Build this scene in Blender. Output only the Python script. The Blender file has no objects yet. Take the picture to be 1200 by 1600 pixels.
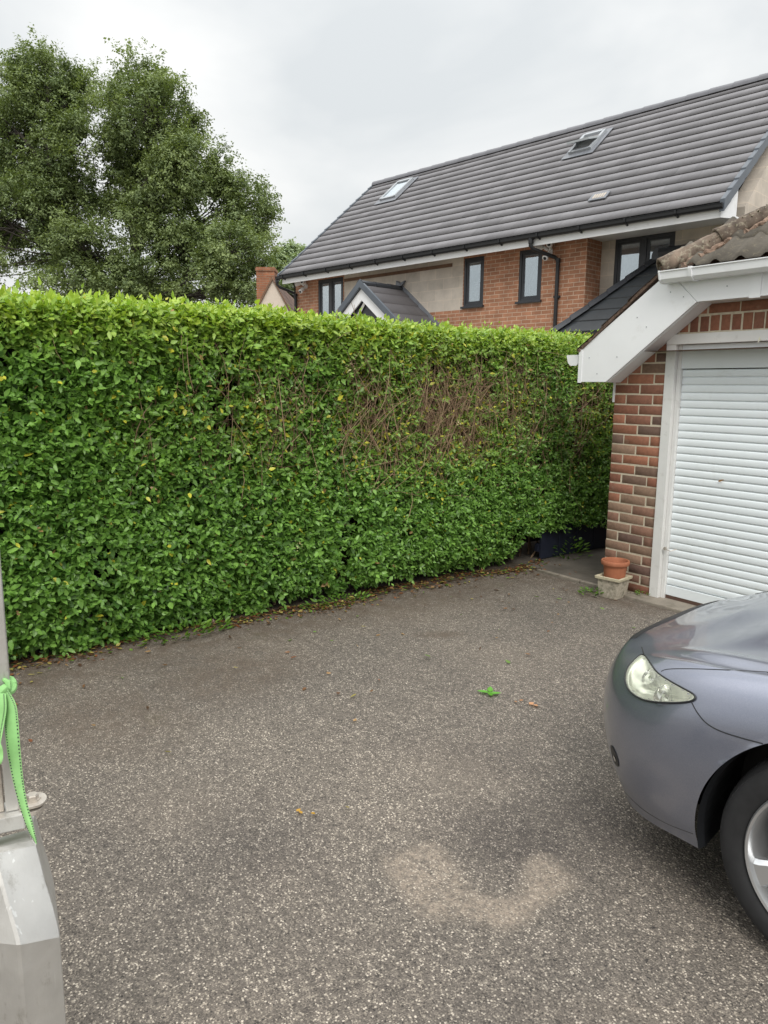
import bpy, bmesh, math, random
import numpy as np
from mathutils import Vector, Matrix
from mathutils.bvhtree import BVHTree
random.seed(7); rng = np.random.default_rng(7)
S = bpy.context.scene; col = S.collection
R = math.radians

# ------------------------------------------------------------------ camera
f_px = 1155.0; PITCH = math.atan(196/1155); ROLL = 0.01; CAM_H = 1.55; YAW = R(53.8)
F0 = np.array([-math.sin(YAW), math.cos(YAW), 0.]); R0 = np.array([math.cos(YAW), math.sin(YAW), 0.]); ZU = np.array([0, 0, 1.])
Fv = math.cos(PITCH)*F0-math.sin(PITCH)*ZU; U0 = math.sin(PITCH)*F0+math.cos(PITCH)*ZU
Rv = math.cos(ROLL)*R0+math.sin(ROLL)*U0; Uv = -math.sin(ROLL)*R0+math.cos(ROLL)*U0
CAM = np.array([0, 0, CAM_H])
cd = bpy.data.cameras.new('camera'); cam = bpy.data.objects.new('camera', cd); col.objects.link(cam)
cam.matrix_world = Matrix([[Rv[0], Uv[0], -Fv[0], 0], [Rv[1], Uv[1], -Fv[1], 0], [Rv[2], Uv[2], -Fv[2], CAM_H], [0, 0, 0, 1]])
cd.sensor_fit = 'VERTICAL'; cd.sensor_height = 36; cd.lens = 36*f_px/1600; cd.clip_start = 0.05; cd.clip_end = 600
S.camera = cam
def ray(x, y): return Fv+(x-600)/f_px*Rv-(y-800)/f_px*Uv
def onz(x, y, z=0.): r = ray(x, y); return CAM+r*(z-CAM_H)/r[2]
def proj(P):
    d = np.asarray(P, float)-CAM; z = d@Fv
    return 600+f_px*(d@Rv)/z, 800-f_px*(d@Uv)/z

# ------------------------------------------------------------------ world, sun, exposure
SUN_EL = R(44); SUN_DIR = np.array([0.87, -0.49]); SUN_DIR /= np.linalg.norm(SUN_DIR)
W = bpy.data.worlds.new('World'); S.world = W; W.use_nodes = True
nt = W.node_tree; nt.nodes.clear(); N = nt.nodes.new; L = nt.links.new
out = N('ShaderNodeOutputWorld'); sky = N('ShaderNodeTexSky'); sky.sky_type = 'NISHITA'; sky.sun_disc = False
sky.sun_elevation = SUN_EL; sky.sun_rotation = math.atan2(SUN_DIR[0], SUN_DIR[1]); sky.air_density = 1.5; sky.dust_density = 4
b1 = N('ShaderNodeBackground'); b1.inputs[1].default_value = 0.08; L(sky.outputs[0], b1.inputs[0])
tc = N('ShaderNodeTexCoord'); mp = N('ShaderNodeMapping'); L(tc.outputs['Generated'], mp.inputs[0]); mp.inputs['Scale'].default_value = (1, 1, 2.2)
n1 = N('ShaderNodeTexNoise'); n1.inputs['Scale'].default_value = 2.3; n1.inputs['Detail'].default_value = 5; n1.inputs['Roughness'].default_value = .5; n1.inputs['Distortion'].default_value = .3
L(mp.outputs[0], n1.inputs['Vector'])
cr = N('ShaderNodeValToRGB'); L(n1.outputs[0], cr.inputs[0])
cr.color_ramp.elements[0].position = .36; cr.color_ramp.elements[0].color = (.73, .76, .775, 1)
cr.color_ramp.elements[1].position = .66; cr.color_ramp.elements[1].color = (1.0, 1.0, .985, 1)
sx = N('ShaderNodeSeparateXYZ'); L(tc.outputs['Generated'], sx.inputs[0])
gr = N('ShaderNodeValToRGB'); L(sx.outputs[2], gr.inputs[0]); E = gr.color_ramp.elements
E[0].position = 0; E[0].color = (.66, .66, .66, 1); E[1].position = 1; E[1].color = (1, 1, 1, 1)
e = E.new(.42); e.color = (.77, .77, .77, 1); e = E.new(.6); e.color = (.86, .86, .86, 1)
vm = N('ShaderNodeMix'); vm.data_type = 'RGBA'; vm.blend_type = 'MULTIPLY'; vm.inputs[0].default_value = 1
L(cr.outputs[0], vm.inputs[6]); L(gr.outputs[0], vm.inputs[7])
zs = N('ShaderNodeMapRange'); zs.inputs[1].default_value = .45; zs.inputs[2].default_value = 1; zs.inputs[3].default_value = 1.0; zs.inputs[4].default_value = 2.15
L(sx.outputs[2], zs.inputs[0])
b2 = N('ShaderNodeBackground'); L(vm.outputs[2], b2.inputs[0]); L(zs.outputs[0], b2.inputs[1])
ms = N('ShaderNodeMixShader'); ms.inputs[0].default_value = .93; L(b1.outputs[0], ms.inputs[1]); L(b2.outputs[0], ms.inputs[2]); L(ms.outputs[0], out.inputs[0])
sl = bpy.data.lights.new('sun', 'SUN'); sl.energy = 1.2; sl.angle = R(24); sl.color = (1, .96, .9)
so = bpy.data.objects.new('sun', sl); col.objects.link(so)
sd = Vector((SUN_DIR[0]*math.cos(SUN_EL), SUN_DIR[1]*math.cos(SUN_EL), math.sin(SUN_EL)))
so.rotation_euler = sd.to_track_quat('Z', 'Y').to_euler()
S.view_settings.view_transform = 'Standard'; S.view_settings.look = 'None'; S.view_settings.exposure = .55; S.view_settings.gamma = 1
S.render.engine = 'CYCLES'

# ------------------------------------------------------------------ object helpers
def tag(o, label=None, cat=None, group=None, kind=None):
    if label: o['label'] = label
    if cat: o['category'] = cat
    if group: o['group'] = group
    if kind: o['kind'] = kind
    return o
def link(name, me, mat, parent=None, smooth=False):
    o = bpy.data.objects.new(name, me); col.objects.link(o)
    if mat is not None:
        for m_ in (mat if isinstance(mat, (list, tuple)) else [mat]): me.materials.append(m_)
    if parent is not None: o.parent = parent
    if smooth: me.polygons.foreach_set('use_smooth', [True]*len(me.polygons))
    return o
def empty(name, label, cat, loc=(0, 0, 0), rz=0, group=None):
    o = bpy.data.objects.new(name, None); col.objects.link(o); o.location = loc; o.rotation_euler = (0, 0, rz)
    o.empty_display_size = .1
    return tag(o, label, cat, group)
class MB:
    def __init__(s): s.v = []; s.f = []; s.m = []
    def add(s, vs, fs, mi=0):
        b = len(s.v); s.v += [tuple(float(c) for c in p) for p in vs]; s.f += [tuple(b+i for i in f) for f in fs]; s.m += [mi]*len(fs); return s
    def box(s, x0, x1, y0, y1, z0, z1, mi=0):
        return s.add([(x0,y0,z0),(x1,y0,z0),(x1,y1,z0),(x0,y1,z0),(x0,y0,z1),(x1,y0,z1),(x1,y1,z1),(x0,y1,z1)],
                     [(0,3,2,1),(4,5,6,7),(0,1,5,4),(1,2,6,5),(2,3,7,6),(3,0,4,7)], mi)
    def prism(s, pts, ext, mi=0):      # polygon of 3D points + extrusion vector
        n = len(pts); e = np.array(ext, float); p = [np.array(q, float) for q in pts]
        vs = p+[q+e for q in p]
        nrm = np.zeros(3)
        for i in range(n): nrm += np.cross(p[i], p[(i+1) % n])
        fs = [tuple(range(n)), tuple(range(2*n-1, n-1, -1))]+[(i, i+n, (i+1) % n+n, (i+1) % n) for i in range(n)]
        if nrm@e > 0: fs = [f[::-1] for f in fs]
        return s.add(vs, fs, mi)
    def tube(s, pts, r, seg=8, cap=True, mi=0):
        pts = [Vector(p) for p in pts]; n = len(pts)
        rr = r if isinstance(r, (list, tuple)) else [r]*n
        vs = []; up = None
        for i in range(n):
            t = (pts[min(i+1, n-1)]-pts[max(i-1, 0)]).normalized()
            if up is None:
                a = Vector((0, 0, 1)) if abs(t.z) < .9 else Vector((1, 0, 0)); x = t.cross(a).normalized()
            else:
                x = (up-t*up.dot(t)); x = x.normalized() if x.length > 1e-6 else t.orthogonal().normalized()
            up = x; y = t.cross(x)
            for k in range(seg):
                a = 2*math.pi*k/seg; vs.append(pts[i]+(x*math.cos(a)+y*math.sin(a))*rr[i])
        fs = [(i*seg+k, i*seg+(k+1) % seg, (i+1)*seg+(k+1) % seg, (i+1)*seg+k) for i in range(n-1) for k in range(seg)]
        if cap: fs += [tuple(range(seg))[::-1], tuple((n-1)*seg+k for k in range(seg))]
        return s.add(vs, fs, mi)
    def lathe(s, prof, c=(0, 0, 0), axis='z', seg=48, mi=0, close=False):
        vs = []; n = len(prof)
        for k in range(seg):
            a = 2*math.pi*k/seg
            for r_, h in prof:
                x, y = r_*math.cos(a), r_*math.sin(a)
                vs.append((c[0]+x, c[1]+y, c[2]+h) if axis == 'z' else (c[0]+x, c[1]+h, c[2]+y))
        fs = []
        for k in range(seg):
            for i in range(n-1 if not close else n):
                j = (i+1) % n; q = (k*n+i, ((k+1) % seg)*n+i, ((k+1) % seg)*n+j, k*n+j)
                fs.append(q if axis == 'z' else q[::-1])
        return s.add(vs, fs, mi)
    def build(s, name, mat, parent=None, smooth=False, bevel=0):
        me = bpy.data.meshes.new(name); me.from_pydata(s.v, [], s.f); me.polygons.foreach_set('material_index', s.m)
        if bevel or smooth:
            bm = bmesh.new(); bm.from_mesh(me)
            if bevel: bmesh.ops.remove_doubles(bm, verts=bm.verts, dist=1e-5); bmesh.ops.bevel(bm, geom=[e for e in bm.edges if len(e.link_faces) == 2 and e.calc_face_angle(0) > .5], offset=bevel, segments=2, affect='EDGES', profile=.6)
            if smooth: bmesh.ops.remove_doubles(bm, verts=bm.verts, dist=1e-6)
            bm.to_mesh(me); bm.free()
        me.validate(); me.update()
        o = link(name, me, mat, parent, smooth)
        if smooth: me.set_sharp_from_angle(angle=R(42))
        return o
def np_mesh(name, V, Fc, mat, parent=None, colors=None, smooth=False):
    """V (n,3), Fc list of int arrays (k,3)/(k,4), colours per vertex"""
    me = bpy.data.meshes.new(name); V = np.asarray(V, np.float32)
    me.vertices.add(len(V)); me.vertices.foreach_set('co', V.ravel())
    loops = np.concatenate([a.ravel() for a in Fc]).astype(np.int32); tot = np.concatenate([np.full(len(a), a.shape[1]) for a in Fc]).astype(np.int32)
    me.loops.add(len(loops)); me.loops.foreach_set('vertex_index', loops)
    me.polygons.add(len(tot)); me.polygons.foreach_set('loop_start', np.concatenate([[0], np.cumsum(tot)[:-1]]).astype(np.int32)); me.polygons.foreach_set('loop_total', tot)
    if colors is not None:
        ca = me.color_attributes.new('tint', 'FLOAT_COLOR', 'POINT'); c4 = np.ones((len(V), 4), np.float32); c4[:, :colors.shape[1]] = colors; ca.data.foreach_set('color', c4.ravel())
    me.update(calc_edges=True); me.validate()
    return link(name, me, mat, parent, smooth)

# ------------------------------------------------------------------ materials
class Mat:
    def __init__(s, name):
        s.m = bpy.data.materials.new(name); s.m.use_nodes = True; s.t = s.m.node_tree; s.p = s.t.nodes['Principled BSDF']; s.tc = None
    def n(s, k, **kw):
        nd = s.t.nodes.new('ShaderNode'+k)
        for a, b in kw.items():
            if a in nd.bl_rna.properties: setattr(nd, a, b)
            else: nd.inputs[a.replace('_', ' ')].default_value = b
        return nd
    def l(s, a, b): s.t.links.new(a, b)
    def co(s, scale=(1, 1, 1), geo=False):
        if not s.tc: s.tc = s.n('TexCoord')
        m = s.n('Mapping'); s.l(s.tc.outputs['Object'], m.inputs[0]); m.inputs['Scale'].default_value = scale; return m.outputs[0]
    def noise(s, sc, det=4, rough=.55, scale=(1, 1, 1), vec=None, dist=0):
        nd = s.n('TexNoise', Scale=sc, Detail=det, Roughness=rough, Distortion=dist); s.l(vec if vec is not None else s.co(scale), nd.inputs['Vector']); return nd.outputs['Fac']
    def ramp(s, fac, stops):
        nd = s.n('ValToRGB'); s.l(fac, nd.inputs[0]); e = nd.color_ramp.elements
        e[0].position, e[0].color = stops[0][0], (*stops[0][1], 1) if not isinstance(stops[0][1], (int, float)) else (stops[0][1],)*3+(1,)
        e[1].position, e[1].color = stops[-1][0], (*stops[-1][1], 1) if not isinstance(stops[-1][1], (int, float)) else (stops[-1][1],)*3+(1,)
        for p, c in stops[1:-1]:
            q = e.new(p); q.color = (*c, 1) if not isinstance(c, (int, float)) else (c,)*3+(1,)
        return nd.outputs[0]
    def mix(s, a, b, fac, mode='MIX'):
        nd = s.n('Mix', data_type='RGBA', blend_type=mode)
        for v, i in ((fac, 0), (a, 6), (b, 7)):
            if isinstance(v, (int, float)): nd.inputs[i].default_value = v if i == 0 else (v, v, v, 1)
            elif isinstance(v, tuple): nd.inputs[i].default_value = (*v, 1)
            else: s.l(v, nd.inputs[i])
        return nd.outputs[2]
    def math(s, op, a, b=None, clamp=False):
        nd = s.n('Math', operation=op, use_clamp=clamp)
        for v, i in ((a, 0), (b, 1)):
            if v is None: continue
            if isinstance(v, (int, float)): nd.inputs[i].default_value = v
            else: s.l(v, nd.inputs[i])
        return nd.outputs[0]
    def color(s, c):
        if isinstance(c, tuple): s.p.inputs['Base Color'].default_value = (*c, 1)
        else: s.l(c, s.p.inputs['Base Color'])
        return s
    def set(s, **kw):
        for k, v in kw.items():
            i = s.p.inputs[k.replace('_', ' ')]
            if isinstance(v, (int, float, tuple)): i.default_value = v
            else: s.l(v, i)
        return s
    def bump(s, h, strength=.5, dist=.01):
        b = s.n('Bump', Strength=strength, Distance=dist); s.l(h, b.inputs['Height']); s.l(b.outputs[0], s.p.inputs['Normal']); return s
def plain(name, c, rough=.5, var=.12, sc=6, metallic=0., bump=0., spec=.5, dirt=None):
    m = Mat(name); a = tuple(x*(1-var) for x in c); b = tuple(min(1, x*(1+var)) for x in c)
    cc = m.ramp(m.noise(sc, 6, .6), [(.3, a), (.7, b)])
    if dirt:
        cc = m.mix(cc, dirt[0], m.ramp(m.noise(dirt[1], 8, .65), [(dirt[2], 0.), (dirt[2]+.22, dirt[3])]))
    m.color(cc); m.set(Roughness=rough, Metallic=metallic); m.p.inputs['Specular IOR Level'].default_value = spec
    if bump: m.bump(m.noise(sc*14, 4, .6), .6, bump)
    return m.m
def attr(m):
    a = m.n('Attribute'); a.attribute_name = 'tint'; return a.outputs['Color']

M = {}
M['upvc'] = plain('upvc_white', (.79, .80, .81), .38, .03, 3, dirt=((.42, .40, .34), 5, .58, .35))
M['wood_white'] = plain('painted_wood', (.70, .70, .68), .55, .05, 5, bump=.001, dirt=((.36, .34, .30), 14, .56, .5))
M['shutter'] = plain('shutter_white', (.78, .83, .85), .42, .02, 2, dirt=((.46, .45, .40), 7, .58, .3))
M['anthracite'] = plain('anthracite_plastic', (.028, .031, .037), .4, .1)
M['black'] = plain('black_plastic', (.012, .013, .015), .45, .1)
M['dark_void'] = plain('dark_interior', (.01, .01, .012), .9, .1)
M['cream'] = plain('cream_render', (.62, .55, .47), .9, .05, 8, bump=.002)
M['rubber'] = plain('tyre_rubber', (.022, .022, .023), .75, .2, 20, spec=.3)
M['terracotta'] = plain('terracotta', (.36, .13, .065), .8, .15, 14, bump=.001, dirt=((.42, .26, .18), 18, .6, .4))
M['alu'] = plain('cast_aluminium', (.62, .61, .58), .42, .07, 9, .75, .0006, dirt=((.28, .26, .22), 16, .55, .45))
m = Mat('brushed_aluminium'); c = m.ramp(m.noise(9, 6, .6), [(.3, (.50, .49, .465)), (.7, (.66, .65, .62))])
c = m.mix(c, (.30, .28, .24), m.ramp(m.noise(22, 9, .75, (1, 1, .35)), [(.56, 0.), (.66, .55)])); c = m.mix(c, (.85, .85, .83), m.ramp(m.noise(60, 3, .6, (1, 1, .06)), [(.66, 0.), (.70, .6)]))
m.color(c); m.set(Metallic=.7, Roughness=m.ramp(m.noise(30, 5, .7), [(.3, .36), (.7, .52)])); m.bump(m.noise(140, 4, .7, (1, 1, .2)), .5, .0006); M['alu'] = m.m
M['steel_dirty'] = plain('weathered_steel', (.55, .50, .44), .45, .15, 30, .6, .0008, dirt=((.25, .19, .13), 25, .5, .6))
M['rim'] = plain('rim_silver', (.55, .56, .57), .3, .05, 8, .8)
M['strap'] = plain('strap_green', (.25, .50, .18), .85, .16, 25, bump=.0004)
M['chrome'] = plain('chrome', (.8, .8, .8), .12, .02, 3, 1.)
M['plant'] = plain('weed_leaf', (.10, .22, .035), .5, .3, 40)

def foliage(name, trans=.35, rough=.42, spec=.5):
    m = Mat(name); c = attr(m); m.color(c); m.set(Roughness=rough); m.p.inputs['Specular IOR Level'].default_value = spec
    tr = m.n('BsdfTranslucent'); m.l(m.mix(c, (1.3, 1.35, .5), 1., 'MULTIPLY'), tr.inputs[0])
    mx = m.n('MixShader'); mx.inputs[0].default_value = trans
    o = [n_ for n_ in m.t.nodes if n_.type == 'OUTPUT_MATERIAL'][0]
    m.l(m.p.outputs[0], mx.inputs[1]); m.l(tr.outputs[0], mx.inputs[2]); m.l(mx.outputs[0], o.inputs[0]); return m.m
M['hedge_leaf'] = foliage('privet_leaf', .27, .40, .5)
M['tree_leaf'] = foliage('tree_leaf', .25, .6, .3)
M['bark'] = plain('bark', (.040, .033, .027), .9, .3, 10, bump=.02)
mt = Mat('twig'); mt.color(attr(mt)); mt.set(Roughness=.8); M['twig'] = mt.m

def brick_mat(name, cols, mortar, bump=.004):
    m = Mat(name); tcn = m.n('TexCoord'); sp = m.n('SeparateXYZ'); m.l(tcn.outputs['Object'], sp.inputs[0])
    cb = m.n('CombineXYZ'); m.l(m.math('ADD', sp.outputs[0], sp.outputs[1]), cb.inputs[0]); m.l(sp.outputs[2], cb.inputs[1])
    b = m.n('TexBrick'); m.l(cb.outputs[0], b.inputs['Vector']); b.inputs['Scale'].default_value = 1
    for k, v in (('Brick Width', .225), ('Row Height', .075), ('Mortar Size', .0075), ('Mortar Smooth', .3), ('Bias', -.1)): b.inputs[k].default_value = v
    b.inputs['Color1'].default_value = (*cols[0], 1); b.inputs['Color2'].default_value = (*cols[1], 1); b.inputs['Mortar'].default_value = (*mortar, 1)
    c = m.mix(b.outputs[0], m.ramp(m.noise(5, 5), [(.3, .78), (.7, 1.18)]), 1., 'MULTIPLY')
    c = m.mix(c, m.ramp(m.noise(90, 3), [(.3, .85), (.7, 1.12)]), 1., 'MULTIPLY')
    m.color(c); m.set(Roughness=.88); m.bump(m.math('ADD', m.math('MULTIPLY', b.outputs[1], -1.), m.math('MULTIPLY', m.noise(120, 3), .3)), .7, bump); return m.m
M['house_brick'] = brick_mat('house_brick', ((.42, .20, .115), (.32, .15, .085)), (.52, .38, .28))
M['chimney_brick'] = brick_mat('chimney_brick', ((.33, .13, .065), (.20, .09, .05)), (.28, .2, .14))
M['garage_brick'] = brick_mat('garage_side_brick', ((.24, .08, .05), (.17, .07, .055)), (.45, .38, .28))
mb = Mat('laid_brick'); cc = mb.mix(attr(mb), mb.ramp(mb.noise(35, 6, .65), [(.25, .72), (.75, 1.22)]), 1., 'MULTIPLY')
cc = mb.mix(cc, (.42, .36, .28), mb.ramp(mb.noise(11, 8, .7), [(.60, 0.), (.8, .45)])); mb.color(cc); mb.set(Roughness=.88); mb.bump(mb.noise(220, 4, .7), .7, .003); M['laid_brick'] = mb.m
M['mortar'] = plain('mortar', (.58, .51, .39), .95, .15, 30, bump=.003)
# blockwork with smeared mortar
m = Mat('blockwork'); tcn = m.n('TexCoord'); sp = m.n('SeparateXYZ'); m.l(tcn.outputs['Object'], sp.inputs[0]); cb = m.n('CombineXYZ')
m.l(m.math('ADD', m.math('ADD', sp.outputs[0], sp.outputs[1]), m.math('MULTIPLY', m.noise(6), .02)), cb.inputs[0]); m.l(m.math('ADD', sp.outputs[2], m.math('MULTIPLY', m.noise(5), .02)), cb.inputs[1])
b = m.n('TexBrick'); m.l(cb.outputs[0], b.inputs['Vector']); b.inputs['Scale'].default_value = 1
for k, v in (('Brick Width', .45), ('Row Height', .225), ('Mortar Size', .009), ('Mortar Smooth', .6), ('Bias', 0.)): b.inputs[k].default_value = v
b.inputs['Color1'].default_value = (.48, .43, .37, 1); b.inputs['Color2'].default_value = (.56, .50, .43, 1); b.inputs['Mortar'].default_value = (.62, .54, .45, 1)
c = m.mix(b.outputs[0], m.ramp(m.noise(3.5, 6, .65), [(.3, .82), (.7, 1.15)]), 1., 'MULTIPLY')
c = m.mix(c, (.47, .40, .31), m.ramp(m.noise(7, 6, .7), [(.56, 0.), (.72, .6)]))
m.color(c); m.set(Roughness=.95); m.bump(m.noise(60, 4), .5, .005); M['block'] = m.m
# concrete roof tiles (object coords of the house: x along the roof)
def tile_mat(name, base, joint_w, spread=.15, lich=None, rough=.6):
    m = Mat(name); tcn = m.n('TexCoord'); sp = m.n('SeparateXYZ'); m.l(tcn.outputs['Object'], sp.inputs[0]); c = attr(m)
    c = m.mix(c, m.ramp(m.noise(2.2, 6, .6), [(.3, 1-spread), (.7, 1+spread)]), 1., 'MULTIPLY')
    c = m.mix(c, m.ramp(m.noise(70, 3), [(.3, .9), (.7, 1.1)]), 1., 'MULTIPLY')
    if lich: c = m.mix(c, lich[0], m.ramp(m.noise(lich[1], 8, .7), [(lich[2], 0.), (lich[2]+.12, lich[3])]))
    m.color(c); m.set(Roughness=rough); m.bump(m.noise(90, 4), .4, .003); return m.m
M['roof_tile'] = tile_mat('roof_tile', None, .33, .07)
M['old_tile'] = tile_mat('old_tile', None, .33, .3, ((.22, .19, .13), 26, .56, .7), .9)
M['old_ridge'] = tile_mat('old_ridge', None, .33, .4, ((.30, .27, .20), 30, .52, .8), .9)
M['dry_verge'] = plain('dry_verge_caps', (.085, .10, .12), .42, .1)
M['black_tile'] = plain('black_slate_tile', (.032, .036, .04), .38, .12)
M['lead'] = plain('lead_flashing', (.17, .18, .20), .5, .2, 12, bump=.002)
# asphalt
m = Mat('asphalt'); a = m.n('Attribute'); a.attribute_name = 'tint'; sp = m.n('SeparateColor'); m.l(a.outputs['Color'], sp.inputs[0])
dust, dark, litter = sp.outputs[0], sp.outputs[1], sp.outputs[2]
wv = m.n('VectorMath', operation='ADD'); base = m.co(); m.l(base, wv.inputs[0])
nz = m.n('TexNoise', Scale=60., Detail=2.); m.l(base, nz.inputs['Vector']); sc_ = m.n('VectorMath', operation='SCALE'); m.l(nz.outputs['Color'], sc_.inputs[0]); sc_.inputs['Scale'].default_value = .006; m.l(sc_.outputs[0], wv.inputs[1])
vo = m.n('TexVoronoi', Scale=158.); m.l(wv.outputs[0], vo.inputs['Vector']); vs_ = m.n('SeparateColor'); m.l(vo.outputs['Color'], vs_.inputs[0])
vo2 = m.n('TexVoronoi', Scale=260.); m.l(wv.outputs[0], vo2.inputs['Vector']); vs2 = m.n('SeparateColor'); m.l(vo2.outputs['Color'], vs2.inputs[0])
big = m.noise(1.1, 6, .6); mid = m.noise(7, 5, .65)
thr = m.math('ADD', vs_.outputs[0], m.math('MULTIPLY', m.math('SUBTRACT', mid, .5), .35))
chip = m.ramp(thr, [(.0, (.062, .055, .049)), (.25, (.115, .102, .090)), (.62, (.150, .134, .117)), (.76, (.205, .183, .157)), (.87, (.34, .307, .26)), (.97, (.53, .485, .42))])
fine = m.ramp(vs2.outputs[0], [(0., (.08, .071, .063)), (.7, (.155, .138, .121)), (.93, (.27, .242, .205))])
inside = m.ramp(vo.outputs['Distance'], [(.42, 1.), (.62, 0.)])
c = m.mix(fine, chip, inside)
c = m.mix(c, m.ramp(big, [(.3, (.80, .775, .75)), (.7, (1.22, 1.165, 1.10))]), 1., 'MULTIPLY')
c = m.mix(c, m.ramp(m.noise(28, 5, .7), [(.32, .74), (.5, 1.), (.68, 1.2)]), 1., 'MULTIPLY')
pit = m.ramp(m.noise(95, 2, .5), [(.30, 1.), (.37, 0.)]); c = m.mix(c, (.022, .020, .019), m.math('MULTIPLY', pit, .85))
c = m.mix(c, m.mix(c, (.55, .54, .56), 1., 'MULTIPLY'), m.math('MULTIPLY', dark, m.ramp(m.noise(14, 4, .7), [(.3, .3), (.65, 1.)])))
dn = m.math('MULTIPLY', dust, m.ramp(m.math('ADD', m.noise(30, 6, .75), m.math('MULTIPLY', m.noise(4, 4), .4)), [(.52, .12), (.72, 1.)]), clamp=True)
dn = m.math('MULTIPLY', dn, m.ramp(m.noise(75, 4, .75), [(.38, .25), (.56, 1.)])); c = m.mix(c, m.mix(c, (.37, .30, .232), .62), dn)
ln = m.math('MULTIPLY', litter, m.ramp(m.noise(9, 6, .7), [(.35, .25), (.62, 1.)]), clamp=True)
c = m.mix(c, m.mix(c, (.105, .076, .053), .88), ln)
c = m.mix(c, (.10, .095, .05), m.math('MULTIPLY', m.math('MULTIPLY', litter, .6), m.ramp(m.noise(3.3, 6, .7), [(.6, 0.), (.72, .8)])))
m.color(c); m.set(Roughness=.82); m.bump(m.math('ADD', m.math('MULTIPLY', vo.outputs['Distance'], -1.), m.math('MULTIPLY', m.noise(40, 4), 1.2)), .75, .006); M['asphalt'] = m.m
M['concrete'] = plain('path_concrete', (.10, .086, .07), .9, .25, 5, bump=.003, dirt=((.06, .05, .035), 4, .5, .7))
M['kerb'] = plain('edging_concrete', (.24, .21, .17), .9, .2, 9, bump=.003, dirt=((.09, .08, .05), 8, .5, .7))
M['stone'] = plain('cast_stone', (.45, .40, .32), .95, .2, 25, bump=.004, dirt=((.10, .10, .07), 22, .46, .85))
M['earth'] = plain('earth', (.06, .045, .03), 1., .35, 12, bump=.01)
M['grass'] = plain('lawn', (.05, .085, .022), 1., .35, 3, bump=.02)
M['navy'] = plain('navy_board', (.012, .016, .032), .6, .2, 5)
M['soil_wood'] = plain('timber_brown', (.16, .09, .055), .8, .25, 8)
# car paint
m = Mat('car_paint'); fl = m.n('TexVoronoi', Scale=1600.); m.l(m.co(), fl.inputs['Vector']); fs_ = m.n('SeparateColor'); m.l(fl.outputs['Color'], fs_.inputs[0])
c = m.ramp(fs_.outputs[0], [(0., (.185, .20, .255)), (1., (.275, .29, .35))])
c = m.mix(c, (.34, .34, .36), m.ramp(m.noise(6, 8, .7, (1, 1, 3)), [(.60, 0.), (.78, .3)]))
m.color(c); m.set(Metallic=.72, Roughness=m.ramp(m.noise(5, 6), [(.3, .30), (.7, .38)])); m.p.inputs['Coat Weight'].default_value = 1.; m.p.inputs['Coat Roughness'].default_value = .035; M['paint'] = m.m
m = Mat('lens'); m.color((.88, .89, .80)); m.set(Roughness=.05, Transmission_Weight=.84, IOR=1.2); M['lens'] = m.m
m = Mat('reflector'); m.color(m.ramp(m.noise(18, 2, .5, (1, 1, .25)), [(.3, (.55, .58, .50)), (.7, (.93, .94, .86))])); m.set(Metallic=.6, Roughness=.28); M['reflector'] = m.m
# window glass: coated, reflects the sky, a little seen through
def glass(name, tint, refl):
    m = Mat(name); o = [n_ for n_ in m.t.nodes if n_.type == 'OUTPUT_MATERIAL'][0]
    g = m.n('BsdfGlossy'); g.inputs['Roughness'].default_value = .03; g.inputs[0].default_value = (*tint, 1)
    t = m.n('BsdfTransparent'); t.inputs[0].default_value = (.75, .78, .78, 1)
    bp = m.n('Bump', Strength=.12, Distance=.01); m.l(m.noise(3, 2), bp.inputs['Height']); m.l(bp.outputs[0], g.inputs['Normal'])
    x = m.n('MixShader'); x.inputs[0].default_value = refl; m.l(t.outputs[0], x.inputs[1]); m.l(g.outputs[0], x.inputs[2]); m.l(x.outputs[0], o.inputs[0]); return m.m
M['glass'] = glass('window_glass', (.85, .92, .97), .42)
M['glass_bright'] = glass('skylight_glass', (.9, .95, .98), .75)
M['curtain'] = plain('pale_curtain', (.42, .48, .42), .9, .08, 2)
M['blind'] = plain('grey_blind', (.22, .25, .28), .8, .06, 2)
M['car_glass'] = glass('car_glass', (.6, .65, .68), .35)

# ------------------------------------------------------------------ ground
HX = -4.335      # hedge face
mb_ = MB(); mb_.box(-260, 260, -260, 260, -1, -.012); tag(mb_.build('ground', plain('gravel_ground', (.20, .18, .15), 1., .25, 3, bump=.01)), 'gravel and soil beyond the drive', kind='structure')
def vnoise(x, y, seed=0):
    r = np.random.default_rng(seed); s = np.zeros_like(x)
    for k in range(9):
        a = r.uniform(0, 6.28); fr = r.uniform(1., 2.)*(1.55**k)*.9; s += np.sin(fr*(x*math.cos(a)+y*math.sin(a))+r.uniform(0, 6.28))/(1.25**k)
    return s/4.2
def in_poly(px, py, poly):
    ins = np.zeros(px.shape, bool); n = len(poly)
    for i in range(n):
        x0, y0 = poly[i]; x1, y1 = poly[(i+1) % n]
        c = ((y0 > py) != (y1 > py)) & (px < (x1-x0)*(py-y0)/((y1-y0)+1e-12)+x0); ins ^= c
    return ins
def seg_dist(px, py, a, b):
    a = np.array(a); b = np.array(b); d = b-a; t = np.clip(((px-a[0])*d[0]+(py-a[1])*d[1])/(d@d), 0, 1)
    return np.hypot(px-a[0]-t*d[0], py-a[1]-t*d[1])
gx = np.arange(-4.62, 4.0, .03); gy = np.arange(-3.5, 4.70, .03); GX, GY = np.meshgrid(gx, gy); nx, ny = len(gx), len(gy)
def blob(cx, cy, rx, ry, ang=0):
    c, s = math.cos(ang), math.sin(ang); a = ((GX-cx)*c+(GY-cy)*s)/rx; b = (-(GX-cx)*s+(GY-cy)*c)/ry; return np.clip(1.35-np.hypot(a, b)*1.35, 0, 1)
def ss(x): x = np.clip(x, 0, 1); return x*x*(3-2*x)
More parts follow.
